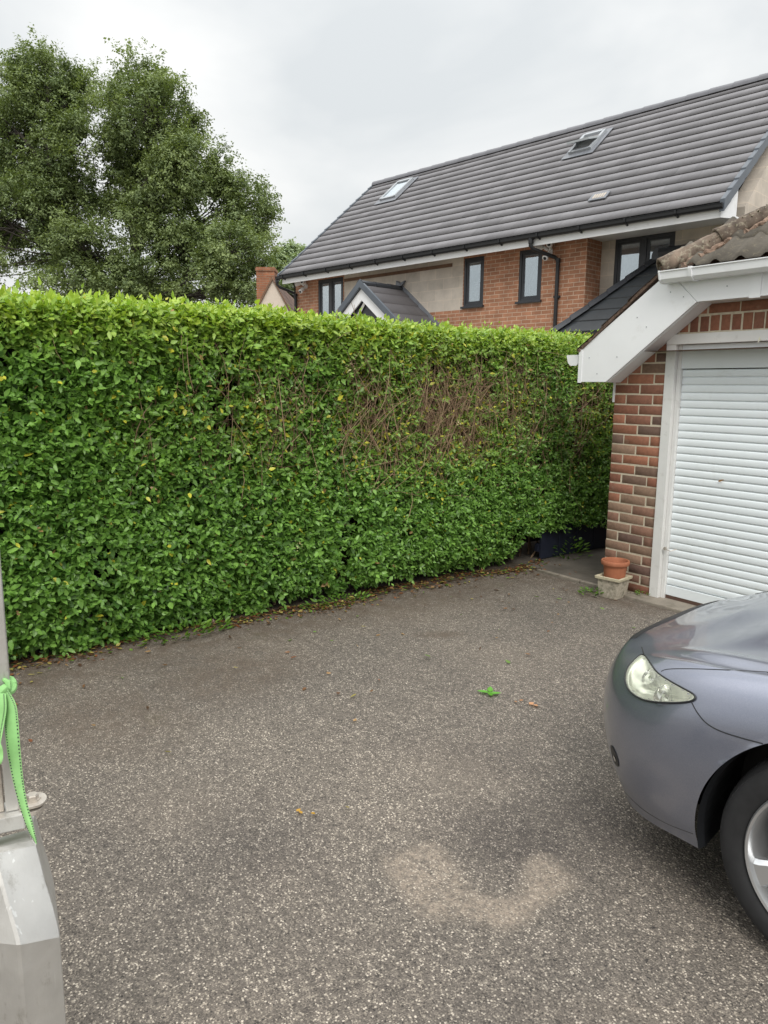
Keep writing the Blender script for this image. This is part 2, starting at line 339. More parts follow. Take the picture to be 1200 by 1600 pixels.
worn = [tuple(onz(*q)[:2]) for q in [(597, 1342), (640, 1325), (680, 1322), (700, 1345), (730, 1390), (760, 1408), (800, 1412), (815, 1395), (822, 1345), (845, 1335), (880, 1350), (905, 1385), (860, 1410), (830, 1440), (790, 1450), (755, 1440), (720, 1428), (673, 1442), (645, 1420), (620, 1380)]]
dd = np.min([seg_dist(GX, GY, worn[i], worn[(i+1) % len(worn)]) for i in range(len(worn))], 0); ins = in_poly(GX, GY, worn)
dd = dd+.03*vnoise(GX*9, GY*9, 40)*np.where(ins, 1, -1); dust = np.where(ins, ss(.5+dd/.05), ss(.5-dd/.06))
for a in ((-.95, 1.45, .3, .08, .9), (-1.0, .8, .35, .2, 0), (-2.9, 3.0, .5, .35, .5), (-2.1, 1.9, .4, .25, .2), (-2.5, .9, .4, .3, 1)): dust = np.maximum(dust, blob(*a)*(.22 if a[0] > -1.3 or a[0] < -2 else .6))
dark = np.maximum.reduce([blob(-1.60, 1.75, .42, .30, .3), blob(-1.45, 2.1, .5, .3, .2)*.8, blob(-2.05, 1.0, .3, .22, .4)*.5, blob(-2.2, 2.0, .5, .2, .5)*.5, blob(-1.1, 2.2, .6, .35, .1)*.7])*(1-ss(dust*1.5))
edge = ss(1-(GX-(HX+.05))/.85-.25*vnoise(GX*2, GY*2, 55)); litter_a = np.maximum.reduce([edge, blob(-3.42, 2.95, .22, .10, 1.0)*.95, ss((GY-4.35)/.3)*.7*(GX < -2.9), blob(-3.6, 1.6, .5, .7, .2)*.8, blob(-3.4, .9, .6, .5, .2)*.7, blob(-3.3, 4.5, .7, .18, 0)*.9])
colr = np.stack([dust, dark, litter_a], -1).reshape(-1, 3)
hgt = (.004*np.sin(GX*2.1+.5)*np.cos(GY*1.7)).ravel()
V = np.stack([GX.ravel(), GY.ravel(), hgt-.004*ins.ravel()], 1)
idx = np.arange(nx*ny).reshape(ny, nx); Q = np.stack([idx[:-1, :-1], idx[:-1, 1:], idx[1:, 1:], idx[1:, :-1]], -1).reshape(-1, 4)
o = np_mesh('driveway', V, [Q], M['asphalt'], None, colr, True); tag(o, 'worn grey asphalt driveway', kind='structure')
mb_ = MB(); mb_.box(-4.62, -3.60, 4.745, 9.5, -.4, .012); mb_.box(-3.6, 4, 4.70, 4.80, -.4, -.002); tag(mb_.build('path', M['concrete']), 'dark concrete side path', kind='structure')
# edging strip
mb_ = MB()
for k in range(2): mb_.box(-4.2+k*.46, -3.75+k*.46, 4.702, 4.744, -.2, .02)
tag(mb_.build('kerb', M['kerb'], bevel=.006), 'pale concrete edging between drive and side path', kind='structure')
mb_ = MB(); mb_.box(-3.28, .3, 4.64, 4.9, -.3, .022); o = tag(mb_.build('concrete_strip', M['kerb'], bevel=.008), 'weathered concrete threshold strip', kind='structure')
mb_ = MB(); mb_.box(-5.3, -4.36, -2, 4.9, -.3, .008); tag(mb_.build('hedge_bed', M['earth']), 'soil bed under the hedge', kind='structure')

# ------------------------------------------------------------------ leaf meshes
def norm(a): return a/np.maximum(np.linalg.norm(a, axis=1, keepdims=True), 1e-9)
def leaves(P, D, Nn, Ln, Wd, C, fine=True):
    """ovate folded leaves: base P, axis D, normal Nn"""
    n = len(P); D = norm(D); Sd = norm(np.cross(D, Nn)); Nn = norm(np.cross(Sd, D)); Ln = Ln[:, None]; Wd = Wd[:, None]
    if fine:
        t = [(0, 0, 0), (.3, 0, -.10), (.68, 0, -.10), (1, 0, .02), (.28, .5, .06), (.66, .38, .03), (.28, -.5, .06), (.66, -.38, .03)]
        tri = [(0, 4, 1), (0, 1, 6), (5, 3, 2), (2, 3, 7)]; quad = [(4, 5, 2, 1), (1, 2, 7, 6)]
    else:
        t = [(0, 0, 0), (.45, 0, -.1), (1, 0, 0), (.42, .5, .05), (.42, -.5, .05)]
        tri = [(0, 3, 1), (3, 2, 1), (0, 1, 4), (1, 2, 4)]; quad = []
    V = np.stack([P+D*Ln*a+Sd*Wd*b+Nn*Wd*c for a, b, c in t], 1).reshape(-1, 3); k = len(t)
    base = np.arange(n)[:, None, None]*k
    F_ = [(base+np.array(tri)[None]).reshape(-1, 3)]
    if quad: F_.append((base+np.array(quad)[None]).reshape(-1, 4))
    return V, F_, np.repeat(C, k, 0)
def merge(parts):
    Vs, Fs, Cs = [], [], []; off = 0
    for V, F_, C in parts:
        Vs.append(V); Fs += [a+off for a in F_]; Cs.append(C); off += len(V)
    return np.concatenate(Vs), Fs, np.concatenate(Cs)
# ------------------------------------------------------------------ hedge
HT = 1.965
def face_off(y, z):     # + towards the drive
    o = .055*vnoise(y, z, 3)+.03*vnoise(y*3, z*3, 8)
    o = o-.10*np.clip((z-1.80)/.25, 0, 1)**2-(.06+.10*np.clip((y-1.)/1.5, 0, 1))*np.clip((.28-z)/.28, 0, 1)**1.5+.05*np.clip((1.3-y)/.6, 0, 1)*np.clip((.9-z)/.6, 0, 1)
    return o
def top_off(x, y): return .028*vnoise(x*1.3, y*1.3, 5)
def bare(y, z):   # stems show where the hedge has thinned
    b = np.exp(-(((y-3.75)/1.0)**2+((z-1.36)/.42)**2)**1.3)
    b = np.maximum(b, .55*np.exp(-(((y-5.6)/.5)**2+((z-1.35)/.5)**2)))
    b = np.maximum(b, .45*np.exp(-(((y-2.2)/.8)**2+((z-1.30)/.34)**2)))
    return b*np.clip(.72+.8*vnoise(y*3.6+z, z*1.6, 21), 0, 1)
def gap(y, z): return np.clip((vnoise(y*4.6, z*4.6, 31)-.22)*5, 0, 1)
parts = []
def shoots(nsh, y0, y1, region, fine, nl=7):
    y = rng.uniform(y0, y1, nsh)
    if region == 'face':
        z = rng.uniform(.02, HT, nsh); b = bare(y, z); keep = rng.uniform(size=nsh) > np.clip(b*.86+.85*gap(y, z), 0, .86)
        lowcut = np.where(y > 4.75, .30+.10*vnoise(y*3, y, 4), .05+.08*vnoise(y*2, y, 9)); keep &= z > lowcut
        y, z, b = y[keep], z[keep], b[keep]; n = len(y)
        dep = np.abs(rng.normal(0, .055, n))+b*rng.uniform(0, .22, n); x = HX-.06+face_off(y, z)-dep
        out = np.stack([np.full(n, 1.), np.zeros(n), np.full(n, .55)], 1)+rng.normal(0, .55, (n, 3)); h = np.clip((z-1.62)/.4, 0, 1)
        P = np.stack([x, y, z], 1)
    else:
        x = rng.uniform(HX-1.05, HX-.02, nsh); z = HT+top_off(x, y)-np.abs(rng.normal(0, .03, nsh))-.10*np.clip((x-HX+.12)/.12, 0, 1)**2
        n = nsh; out = np.stack([np.full(n, .15), np.zeros(n), np.full(n, .8)], 1)+rng.normal(0, .5, (n, 3)); h = np.ones(n); b = np.zeros(n); dep = np.zeros(n); P = np.stack([x, y, z], 1)
    out = norm(out); Ls = rng.uniform(.05, .13, n)
    a = rng.normal(size=(n, 3)); s1 = norm(np.cross(out, a)); s2 = np.cross(out, s1)
    vig = rng.normal(0, 1, n); ny_ = np.clip((y-1.2)/4., 0, 1)
    patch = vnoise(y*1.1, z*1.1, 14)
    for k in range(nl):
        t = (k//2+.6)/(nl//2+.6); side = (1 if k % 2 else -1); q = s1 if (k//2) % 2 else s2
        tip = k == nl-1
        base = P+out*(Ls*t)[:, None]
        d = out*(.55 if not tip else 1.)+q*side*(0 if tip else 1)+rng.normal(0, .28, (n, 3)); d[:, 2] -= .12
        nn = out*.7+np.stack([np.full(n, .45), np.full(n, -.15), np.full(n, .75)], 1)+rng.normal(0, .38, (n, 3))
        sz = np.clip(rng.normal(1, .28, n), .4, 1.75)*(1.12-.28*ny_)*(.8 if k >= nl-3 else 1)*(1-.25*b)
        L_ = .0435*sz; Wd_ = .0228*sz*rng.uniform(.8, 1.15, n)
        g = rng.normal(0, 1, n)
        dk = np.array([.055, .140, .022]); lt = np.array([.26, .475, .095]); yt = np.array([.50, .62, .095])
        mixv = np.clip(.40+.20*g+.12*vig+.18*patch+(.18 if k >= nl-3 else -.03), 0, 1)[:, None]
        c = dk+(lt-dk)*mixv
        c = c*(1-.5*b[:, None])+np.array([.36, .40, .07])*.5*b[:, None]
        hv = np.clip(h*rng.uniform(.35, 1.25, n)*(.9 if region == 'face' else 1.05)*(1-.25*ny_), 0, 1)[:, None]; c = c*(1-hv*.85)+yt*hv*.85*(.85+.15*mixv)
        yl = (rng.uniform(size=n) < .006+.16*np.clip(b*1.4, 0, 1)+.035*np.clip(1-abs(y-3.4)/1.1, 0, 1)*(z < 1.9)*(z > .7))[:, None]; c = np.where(yl, np.array([.52, .50, .06])*rng.uniform(.8, 1.25, (n, 1)), c)
        br = (rng.uniform(size=n) < .004+.04*b)[:, None]; c = np.where(br, np.array([.42, .26, .12]), c)
        parts.append(leaves(base, d, nn, L_, Wd_, c, fine))
shoots(3600, -1.1, .5, 'face', False)
shoots(15000, .45, 3.2, 'face', True)
shoots(15500, 3.2, 6.2, 'face', False)
shoots(3500, 6.2, 9.3, 'face', False)
shoots(1500, -1.1, .5, 'top', False); shoots(6500, .4, 5.0, 'top', True, 6); shoots(3200, 5.0, 9.3, 'top', False, 6)
for px_, py_ in ((495, 740), (545, 575), (400, 622), (716, 660), (468, 850), (838, 690), (640, 560)):
    r_ = ray(px_, py_); q_ = CAM+r_*(HX+.02)/r_[0]; n = 14; parts.append(leaves(q_+rng.normal(0, .016, (n, 3)), rng.normal(size=(n, 3)), np.tile([1., 0, .5], (n, 1))+rng.normal(0, .4, (n, 3)), rng.uniform(.008, .02, n), rng.uniform(.006, .012, n), np.tile([.72, .66, .36], (n, 1)), False))
hedge = empty('hedge', 'tall clipped privet hedge beside the drive with a bare brown patch', 'hedge', (HX-.5, 2.5, 0))
hinv = -np.array([HX-.5, 2.5, 0])
V, F_, C = merge(parts); np_mesh('foliage', V+hinv, F_, M['hedge_leaf'], hedge, C)
# yellow sprigs, pale dead leaves
# stems
tv, tf, tcol = [], [], []
def stick(p, q, r0, r1, c, bend=.03):
    q = (q[0], q[1], min(q[2], 1.84-.05*rng.uniform())) 
    p = np.array(p, float); q = np.array(q, float); d = q-p; L_ = np.linalg.norm(d); d /= L_; a = np.cross(d, [.3, .5, .8]); a /= np.linalg.norm(a); b = np.cross(d, a); off = rng.normal(0, bend, 3)
    base = sum(len(x) for x in tv); ring = []
    for i, t in enumerate((0, .35, .7, 1)):
        c_ = p+(q-p)*t+off*math.sin(math.pi*t); r = r0+(r1-r0)*t
        for k in range(3): an = 2.094*k; ring.append(c_+(a*math.cos(an)+b*math.sin(an))*r)
    tv.append(np.array(ring)); 
    for i in range(3):
        for k in range(3): tf.append([base+i*3+k, base+i*3+(k+1) % 3, base+(i+1)*3+(k+1) % 3, base+(i+1)*3+k])
    tcol.append(np.repeat([c], 12, 0))
def tcl():
    k = rng.uniform(); return np.array([.16, .09, .055])*(1-k)+np.array([.44, .31, .19])*k
for i in range(2300):
    y = rng.normal(3.6, .95) if i < 1700 else rng.uniform(1.0, 6.8); z = rng.uniform(.65, 1.45) if i < 1700 else rng.uniform(.3, 1.6); x = HX-rng.uniform(.03, .34)
    Ls = rng.uniform(.25, .6); stick((x, y, z), (x+rng.uniform(-.05, .09), y+rng.normal(0, .22), z+Ls), rng.uniform(.0018, .0042), .0011, tcl())
for i in range(1300):
    y = rng.normal(3.7, .9); z = rng.normal(1.36, .25); x = HX-rng.uniform(.0, .2)
    stick((x, y, z), (x+rng.uniform(-.02, .12), y+rng.normal(0, .12), z+rng.uniform(-.05, .2)), .002, .0009, tcl(), .02)
for y in np.arange(-1, 9.2, .11):
    for k in range(2):
        yy = y+rng.uniform(-.05, .05); x = HX-rng.uniform(.22, .5); stick((x, yy, 0), (x+rng.uniform(-.05, .18), yy+rng.normal(0, .15), rng.uniform(.5, 1.3)), .011, .005, tcl()*.6, .05)
np_mesh('branches', np.concatenate(tv)+hinv, [np.array(tf)], M['twig'], hedge, np.concatenate(tcol))
# inner leaves, the shade of the gaps painted into their dark colour
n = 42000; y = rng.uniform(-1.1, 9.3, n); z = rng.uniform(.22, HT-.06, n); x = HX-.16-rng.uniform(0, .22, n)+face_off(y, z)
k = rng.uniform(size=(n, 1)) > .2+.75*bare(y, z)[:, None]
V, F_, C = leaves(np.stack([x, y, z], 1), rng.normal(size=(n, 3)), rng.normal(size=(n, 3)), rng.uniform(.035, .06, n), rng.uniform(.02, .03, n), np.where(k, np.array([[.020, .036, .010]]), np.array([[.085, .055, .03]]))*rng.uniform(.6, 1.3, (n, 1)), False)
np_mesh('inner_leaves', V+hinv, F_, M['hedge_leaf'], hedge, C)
mb_ = MB(); mb_.box(HX-1.0, HX-.36, -1.05, 9.25, .12, HT-.1); o = mb_.build('shade_core', plain('shade_core', (.035, .026, .016), 1., .5, 40, bump=.02), hedge)  # dark filler box added for occlusion, its colour stands for the inner shade
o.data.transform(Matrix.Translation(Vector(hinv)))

# navy boards behind the far end of the hedge
fe = empty('fence', 'low dark navy board fence at the foot of the hedge beside the path', 'fence', (HX-.12, 7, 0))
for i in range(18):
    m_ = MB(); m_.box(-.011, .011, -1.98+i*.245, -1.98+i*.245+.238, .02, .62); m_.build('board', M['navy'], fe, bevel=.002)
m_ = MB()
for z in (.12, .5): m_.box(-.05, -.0125, -2.0, 2.4, z-.035, z+.035)
m_.build('rail', M['navy'], fe)

# leaf litter under the hedge
n = 2900; y = rng.uniform(-.6, 5.0, n); x = HX-.02+np.abs(rng.normal(0, .10, n))-.10+.05*np.sin(y*3)+.04*np.sin(y*7.3); k = rng.uniform(size=n) < .035; x = np.where(k, HX+rng.uniform(0, 1.4, n)**1.5, x)
pal = np.array([[.20, .10, .045], [.13, .065, .035], [.33, .20, .09], [.40, .34, .10], [.09, .05, .03], [.14, .25, .04], [.24, .09, .04]]); C = pal[rng.integers(0, 7, n)]*rng.uniform(.7, 1.3, (n, 1))
D = rng.normal(size=(n, 3)); D[:, 2] *= .12; Nn = np.stack([rng.normal(0, .3, n), rng.normal(0, .3, n), np.ones(n)], 1)
V, F_, C = leaves(np.stack([x, y, rng.uniform(.004, .02, n)], 1), D, Nn, rng.uniform(.018, .045, n), rng.uniform(.01, .022, n), C)
tag(np_mesh('leaf_litter', V, F_, M['hedge_leaf'], None, C), 'brown and yellow leaf litter along the foot of the hedge', 'leaf litter', kind='stuff')
# weeds
def weed(name, x, y, rad, n, label, hgt=.06, z0=0., lf=.045, rxy=(1, 1)):
    a = rng.uniform(0, 6.28, n); r_ = rad*np.sqrt(rng.uniform(0, 1, n)); P = np.stack([x+r_*np.cos(a)*rxy[0], y+r_*np.sin(a)*rxy[1], z0+rng.uniform(.0, hgt, n)*(1-r_/rad*.6)], 1)
    D = np.stack([np.cos(a), np.sin(a), rng.uniform(.1, .8, n)], 1); Nn = np.stack([rng.normal(0, .4, n), rng.normal(0, .4, n), np.ones(n)], 1)
    c = np.array([.07, .17, .025])+rng.uniform(0, 1, (n, 1))*np.array([.12, .16, .02])
    V, F_, C = leaves(P, D, Nn, rng.uniform(.5, 1.1, n)*lf, rng.uniform(.3, .5, n)*lf, c)
    return tag(np_mesh(name, V, F_, M['hedge_leaf'], None, C), label, 'weed', 'weeds along the edges of the drive')
p = onz(925, 930); weed('weed', p[0], p[1], .09, 60, 'small green weed growing left of the stone planter', .05, .01, .04)
p = onz(1000, 934); weed('weed', p[0], p[1]+.02, .05, 40, 'yellowish weed in the gap between planter and garage door frame', .04, .02, .025)
p = onz(530, 945); weed('weed', p[0]-.03, p[1], .22, 110, 'low leafy weeds at the hedge foot midway along the drive', .05, .01, .045, (.4, 1.3))
p = onz(290, 1000); weed('weed', p[0]-.08, p[1], .25, 170, 'patch of grassy weeds under the near part of the hedge', .07, .01, .05, (.5, 1.3))
p = onz(915, 872); weed('weed', p[0]-.1, p[1]-.1, .17, 120, 'leafy sucker growing up in front of the navy fence', .26, .0, .055)
def single_leaf(name, px, py, L_, Wd_, c, label, n=1):
    p = onz(px, py); P = np.tile(p+np.array([0, 0, .008]), (n, 1))+rng.normal(0, .01, (n, 3))*[1, 1, 0]; a = rng.uniform(0, 6.28)+np.arange(n)*1.5
    D = np.stack([np.cos(a), np.sin(a), np.full(n, .1)], 1); Nn = np.tile([.1, .1, 1.], (n, 1))
    V, F_, C = leaves(P, D, Nn, np.full(n, L_), np.full(n, Wd_), np.tile(c, (n, 1))); tag(np_mesh(name, V, F_, M['hedge_leaf'], None, C), label, 'leaf', 'loose leaves on drive and shutter')
single_leaf('fallen_leaf', 763, 1083, .062, .032, [.13, .38, .04], 'fresh green leaf sprig lying alone on the middle of the drive', 4)
single_leaf('fallen_leaf', 832, 1102, .03, .026, [.62, .32, .17], 'small orange brown leaf on the asphalt between green sprig and car', 2)
single_leaf('fallen_leaf', 804, 1097, .022, .015, [.42, .20, .09], 'tiny brown leaf scrap on the asphalt just right of the green sprig', 2)
single_leaf('fallen_leaf', 475, 1273, .022, .014, [.50, .28, .04], 'small yellow brown leaf on the drive towards the trailer', 3)
single_leaf('fallen_leaf', 545, 1263, .018, .009, [.25, .20, .06], 'tiny olive leaf right of the yellow brown leaf on the drive', 1)

# ------------------------------------------------------------------ garage
GY0 = 4.797; YB = 4.62; GXL = -3.585; GXR = -.32
gar = empty('garage', 'red brick garage with white roller shutter and half hipped mossy tiled roof', 'garage', (GXL, GY0, 0))
gi = np.array([-GXL, -GY0, 0]); GT = Matrix.Translation(Vector(gi))
def gbuild(m_, name, mat, **kw):
    o = m_.build(name, mat, gar, **kw); o.data.transform(GT); return o
def roofz(X): return 1.84+.757*(X+3.785) if X < -1.95 else 1.84+.757*(-1.95+3.785)-.757*(X+1.95)
bv, bf, bc = [], [], []
def brick(x0, x1, z0, z1, c):
    j = rng.normal(0, .0012, 4); y0 = GY0+rng.normal(0, .0012); e = .004
    base = len(bv); xs = (x0+j[0], x1+j[1]); zs_ = (z0+j[2], z1+j[3])
    for (yy, s_) in ((y0, e), (y0+e, 0), (y0+.05, 0)):
        bv.extend([(xs[0]+s_, yy, zs_[0]+s_), (xs[1]-s_, yy, zs_[0]+s_), (xs[1]-s_, yy, zs_[1]-s_), (xs[0]+s_, yy, zs_[1]-s_)])
    bf.append((base, base+1, base+2, base+3))
    for q in (0, 4):
        for k in range(4): bf.append((base+q+k, base+q+4+k, base+q+4+(k+1) % 4, base+q+(k+1) % 4))
    bc.extend([c]*12)
red = [(.27, .115, .068), (.30, .13, .078), (.24, .10, .062), (.265, .12, .078), (.32, .135, .08)]; brn = [(.23, .145, .10), (.27, .175, .12), (.20, .125, .09), (.24, .13, .09)]; drk = [(.15, .09, .07), (.16, .10, .075)]
def bcol(z):
    k = rng.uniform()
    if z < .08: return np.array(red[2])*.9
    if k < .10: return np.array(drk[rng.integers(2)])
    pb = np.clip((1.05-z)/.45, .16, 1)
    return np.array(brn[rng.integers(4)] if rng.uniform() < pb else red[rng.integers(5)])*rng.uniform(.85, 1.12)
DL, DR, DT = -3.16, -.75, 1.925        # outside of door frame
for r_ in range(33):
    z0 = .012+r_*.0752; z1 = z0+.065
    if z0 > 2.35: break
    xoff = 0 if r_ % 2 == 0 else .1125
    for (a, b) in ((GXL, DL), (DR, GXR)):
        if z0 > DT-.04: continue
        x = a
        first = True
        while x < b-.02:
            w = .215 if not (first and r_ % 2) else .1025
            x1 = min(x+w, b-.004); first = False
            if x1-x > .03 and z1 < roofz(x)+.02: brick(x, x1, z0, z1, bcol(z0))
            x += w+.010
z = 1.94; x = -3.30
while x < -.6: brick(x, x+.065, z, z+.105, np.array(red[rng.integers(5)])*rng.uniform(.85, 1.15)); x += .075
for r_ in range(4):
    z0 = 2.055+r_*.0752; x = -3.32+(.1125 if r_ % 2 else 0)
    while x < -.6: brick(x, x+.215, z0, z0+.065, np.array(red[rng.integers(5)])*rng.uniform(.8, 1.1)); x += .225
for xx in (-3.42, ): 
    for r_ in range(2): brick(xx, xx+.1, 1.945+r_*.075, 2.01+r_*.075, np.array(red[1]))
bw = np_mesh('front_brickwork', np.array(bv)+gi, [np.array([f for f in bf])], M['laid_brick'], gar, np.array(bc))
m_ = MB(); q = .0035
m_.prism([(GXL+.003, GY0+q, 0), (DL, GY0+q, 0), (DL, GY0+q, DT), (DR, GY0+q, DT), (DR, GY0+q, 0), (GXR-.003, GY0+q, 0), (GXR-.003, GY0+q, 1.80), (-1.3, GY0+q, 2.38), (-2.95, GY0+q, 2.38), (-3.05, GY0+q, 2.36), (GXL+.003, GY0+q, 1.96)], (0, .2, 0))
gbuild(m_, 'mortar_wall', M['mortar'])
m_ = MB(); m_.box(GXL, GXL+.1, GY0+.052, GY0+5.2, 0, 1.95); m_.box(GXR-.1, GXR, GY0+.052, GY0+5.2, 0, 1.95); m_.box(GXL+.1, GXR-.1, GY0+5.1, GY0+5.2, 0, 2.0); gbuild(m_, 'side_wall', M['garage_brick'])
# barge boards + fascia, mitred
def xz(P_, y): return [(a, y, b) for a, b in P_]
m_ = MB(); m_.prism(xz([(-3.79, 1.599), (-3.54, 1.599), (-2.853, 2.120), (-3.072, 2.335), (-3.787, 1.838)], YB), (0, .022, 0)); gbuild(m_, 'barge_board', M['upvc'], bevel=.003)
m_ = MB(); m_.prism(xz([(-.11, 1.599), (-.36, 1.599), (-1.047, 2.120), (-.828, 2.335), (-.113, 1.838)], YB), (0, .022, 0)); gbuild(m_, 'barge_board', M['upvc'], bevel=.003)
m_ = MB(); m_.prism(xz([(-2.850, 2.120), (-1.050, 2.120), (-.832, 2.335), (-3.068, 2.335)], YB+.001), (0, .02, 0)); gbuild(m_, 'fascia', M['upvc'], bevel=.002)
m_ = MB(); m_.box(-2.50, -2.43, YB-.006, YB+.0005, 2.112, 2.3); gbuild(m_, 'joint_trim', M['upvc']); m_ = MB()
m_.box(-3.797, -3.765, YB-.005, YB+.0003, 1.594, 1.845); gbuild(m_, 'joint_trim', M['upvc'])
for a in ((-3.70, 1.78), (-3.62, 1.66), (-3.45, 1.78), (-3.3, 2.05), (-3.22, 1.98), (-3.05, 2.2), (-2.95, 2.16), (-2.46, 2.15), (-2.46, 2.25), (-2.65, 2.2), (-2.3, 2.17)): m_ = MB(); m_.lathe([(0, -.004), (.0032, -.0038), (.0035, -.0)], (a[0], YB-.0005, a[1]), 'y', 8); gbuild(m_, 'fascia_nail', M['lead'])
m_ = MB(); y0, y1 = YB+.0225, GY0-.004
m_.prism([(-3.54, y0, 1.603), (-3.535, y0, 1.597), (-2.85, y0, 2.117), (-2.85, y0, 2.125)], (0, y1-y0, 0)); m_.box(-2.85, -1.05, y0, y1, 2.121, 2.128); m_.box(-3.78, -3.54, y0, y1, 1.60, 1.606)
m_.prism([(-.36, y0, 1.603), (-.365, y0, 1.597), (-1.05, y0, 2.117), (-1.05, y0, 2.125)], (0, y1-y0, 0)); gbuild(m_, 'soffit', M['upvc'])
m_ = MB(); m_.box(GXL-.012, GXL+.004, GY0-.006, GY0+.03, 1.45, 1.6); gbuild(m_, 'corner_trim', M['upvc'])
# roof covering
RT = 1.6
def rr_(c, s=.15): return np.array(c)*rng.uniform(1-s, 1+s)
tv2, tf2, tc2 = [], [], []
def strip(pts_rows, c):     # rows of points -> quads
    base = len(tv2); n0 = len(pts_rows[0])
    for r_ in pts_rows: tv2.extend(r_)
    tc2.extend([c]*(n0*len(pts_rows)))
    for i in range(len(pts_rows)-1):
        for k in range(n0-1): tf2.append((base+i*n0+k, base+i*n0+k+1, base+(i+1)*n0+k+1, base+(i+1)*n0+k))
def roll(x):    # double roman profile, x metres across
    t = (x/.165) % 1.0; return .026*max(0, math.cos((t-.5)*math.pi*1.0/.42)) if abs(t-.5) < .21 else 0.
# front hip slope: eave y=YB-.03 z=2.36, rises .757/m in y
EY, EZ = YB-.045, 2.335; HX0 = -3.12; HX1 = -.78
slope_len = .27/math.sqrt(1+.757**2)
rows = 4
for r_ in range(5):
    ya = EY+r_*slope_len; yb = min(ya+slope_len*1.12, EY+1.22)
    if ya > EY+1.15: break
    xa = HX0+(ya-EY)*1.0; xb = HX1-(ya-EY)*1.0; xm = xa
    while xm < xb:
        xe = min(xm+.165, xb); cs = rr_((.105, .092, .074), .18)
        xs = np.linspace(xm, xe, 12)
        bot = []; top = []; lip = []
        for x in xs:
            h_ = roll(x); bot.append((x, ya, EZ+.757*(ya-EY)+h_+.030)); lip.append((x, ya+.003, EZ+.757*(ya-EY)+h_*.9+.012)); top.append((x, yb, EZ+.757*(yb-EY)+h_+.010))
        strip([lip, bot, top], cs); xm = xe
# side slopes, seen only edge on
for sx_ in (-1, 1):
    for r_ in range(9):
        d0 = r_*.215; d1 = min(d0+.235, 1.86)
        if d0 > 1.84: break
        def P_(d, y, up): X = -3.81+d; X = X if sx_ < 0 else -3.9-X; return (X, y, 1.822+.757*d+up)
        y = YB-.03; 
        while y < GY0+5.3:
            ye = min(y+.165, GY0+5.3)
            lim = EY+max(0, (d1-.70))*1.0+.03
            if ye > lim:
                c_ = rr_((.10, .075, .058), .2); a_ = max(y, lim)
                ysx = np.linspace(a_, ye, 8)
                strip([[P_(d0-.0, q_, .028+roll(q_)-.016) for q_ in ysx], [P_(d0, q_, .028+roll(q_)) for q_ in ysx], [P_(d1, q_, .008+roll(q_)) for q_ in ysx]], c_)
            y = ye
o = np_mesh('roof_tiles', np.array(tv2)+gi, [np.array(tf2)], M['old_tile'], gar, np.array(tc2))
# solid roof body under the tiles
m_ = MB(); yb_ = GY0+5.25
zr = 1.822+.757*1.86
m_.add([(-3.80, YB+.03, 1.815), (-3.10, YB+.03, 2.335), (-.80, YB+.03, 2.335), (-.10, YB+.03, 1.815), (-1.95, YB+1.18, zr-.02), (-3.80, yb_, 1.815), (-.10, yb_, 1.815), (-1.95, yb_, zr-.02)],
       [(0, 1, 4, 7, 5), (3, 6, 7, 4, 2), (1, 2, 4), (5, 7, 6), (0, 5, 6, 3)]); gbuild(m_, 'roof_deck', M['soil_wood'])
# verge: ragged mortar bedding and tile edges above the barge board
m_ = MB(); 
for k in range(46):
    t = k/46; x = -3.80+t*.70; z = 1.826+.757*(x+3.80)-.004; s_ = rng.uniform(.012, .024)
    m_.prism([(x, YB-.012+rng.uniform(0, .012), z), (x+.02, YB-.012+rng.uniform(0, .01), z+.012), (x+.016, YB-.01, z+.014+s_), (x-.004, YB-.01, z+s_)], (0, .09, 0))
gbuild(m_, 'verge_mortar', plain('verge_bedding', (.15, .10, .075), .95, .45, 60, bump=.004))
# hip / ridge tiles
def ridge_tile(A, B, r_, lab=None, broken=False):
    A = np.array(A, float); B = np.array(B, float); d = B-A; L_ = np.linalg.norm(d); d /= L_; s_ = np.cross(d, ZU); s_ /= np.linalg.norm(s_); u_ = np.cross(s_, d)
    rowso, rowsi = [], []; nn = 10
    for t in np.linspace(0, 1, 12):
        c_ = A+d*L_*t; rr2 = r_*(1.06-.12*t); 
        rowso.append([tuple(c_+(s_*math.cos(a)+u_*math.sin(a))*rr2*(1+rng.normal(0, .045))) for a in np.linspace(-.25, math.pi+.25, nn)])
        rowsi.append([tuple(c_+(s_*math.cos(a)+u_*math.sin(a))*rr2*.82) for a in np.linspace(-.25, math.pi+.25, nn)])
    vs, fs = [], []
    for r2 in rowso: vs += r2
    for r2 in rowsi: vs += r2
    K = 12*nn
    for i in range(11):
        for k in range(nn-1):
            fs.append((i*nn+k, i*nn+k+1, (i+1)*nn+k+1, (i+1)*nn+k)); fs.append((K+i*nn+k, K+(i+1)*nn+k, K+(i+1)*nn+k+1, K+i*nn+k+1))
    for k in range(nn-1): fs.append((k, K+k, K+k+1, k+1)); fs.append((11*nn+k, 11*nn+k+1, K+11*nn+k+1, K+11*nn+k))
    for i in range(11):
        fs.append((i*nn, (i+1)*nn, K+(i+1)*nn, K+i*nn)); fs.append((i*nn+nn-1, K+i*nn+nn-1, K+(i+1)*nn+nn-1, (i+1)*nn+nn-1))
    return vs, fs
def rtile(A, B, r_):
    vs, fs = ridge_tile(A, B, r_); c = np.tile(rr_((.105, .078, .058), .2), (len(vs), 1))*rng.uniform(.6, 1.45, (len(vs), 1))
    return np_mesh('ridge_tile', np.array(vs)+gi, [np.array(fs)], M['old_ridge'], gar, c, True)
def hip(t, sx_=-1): X = -3.085+t; X = X if sx_ < 0 else -3.9-X; return np.array([X, EY+.005+t, 2.318+.757*t+.012])
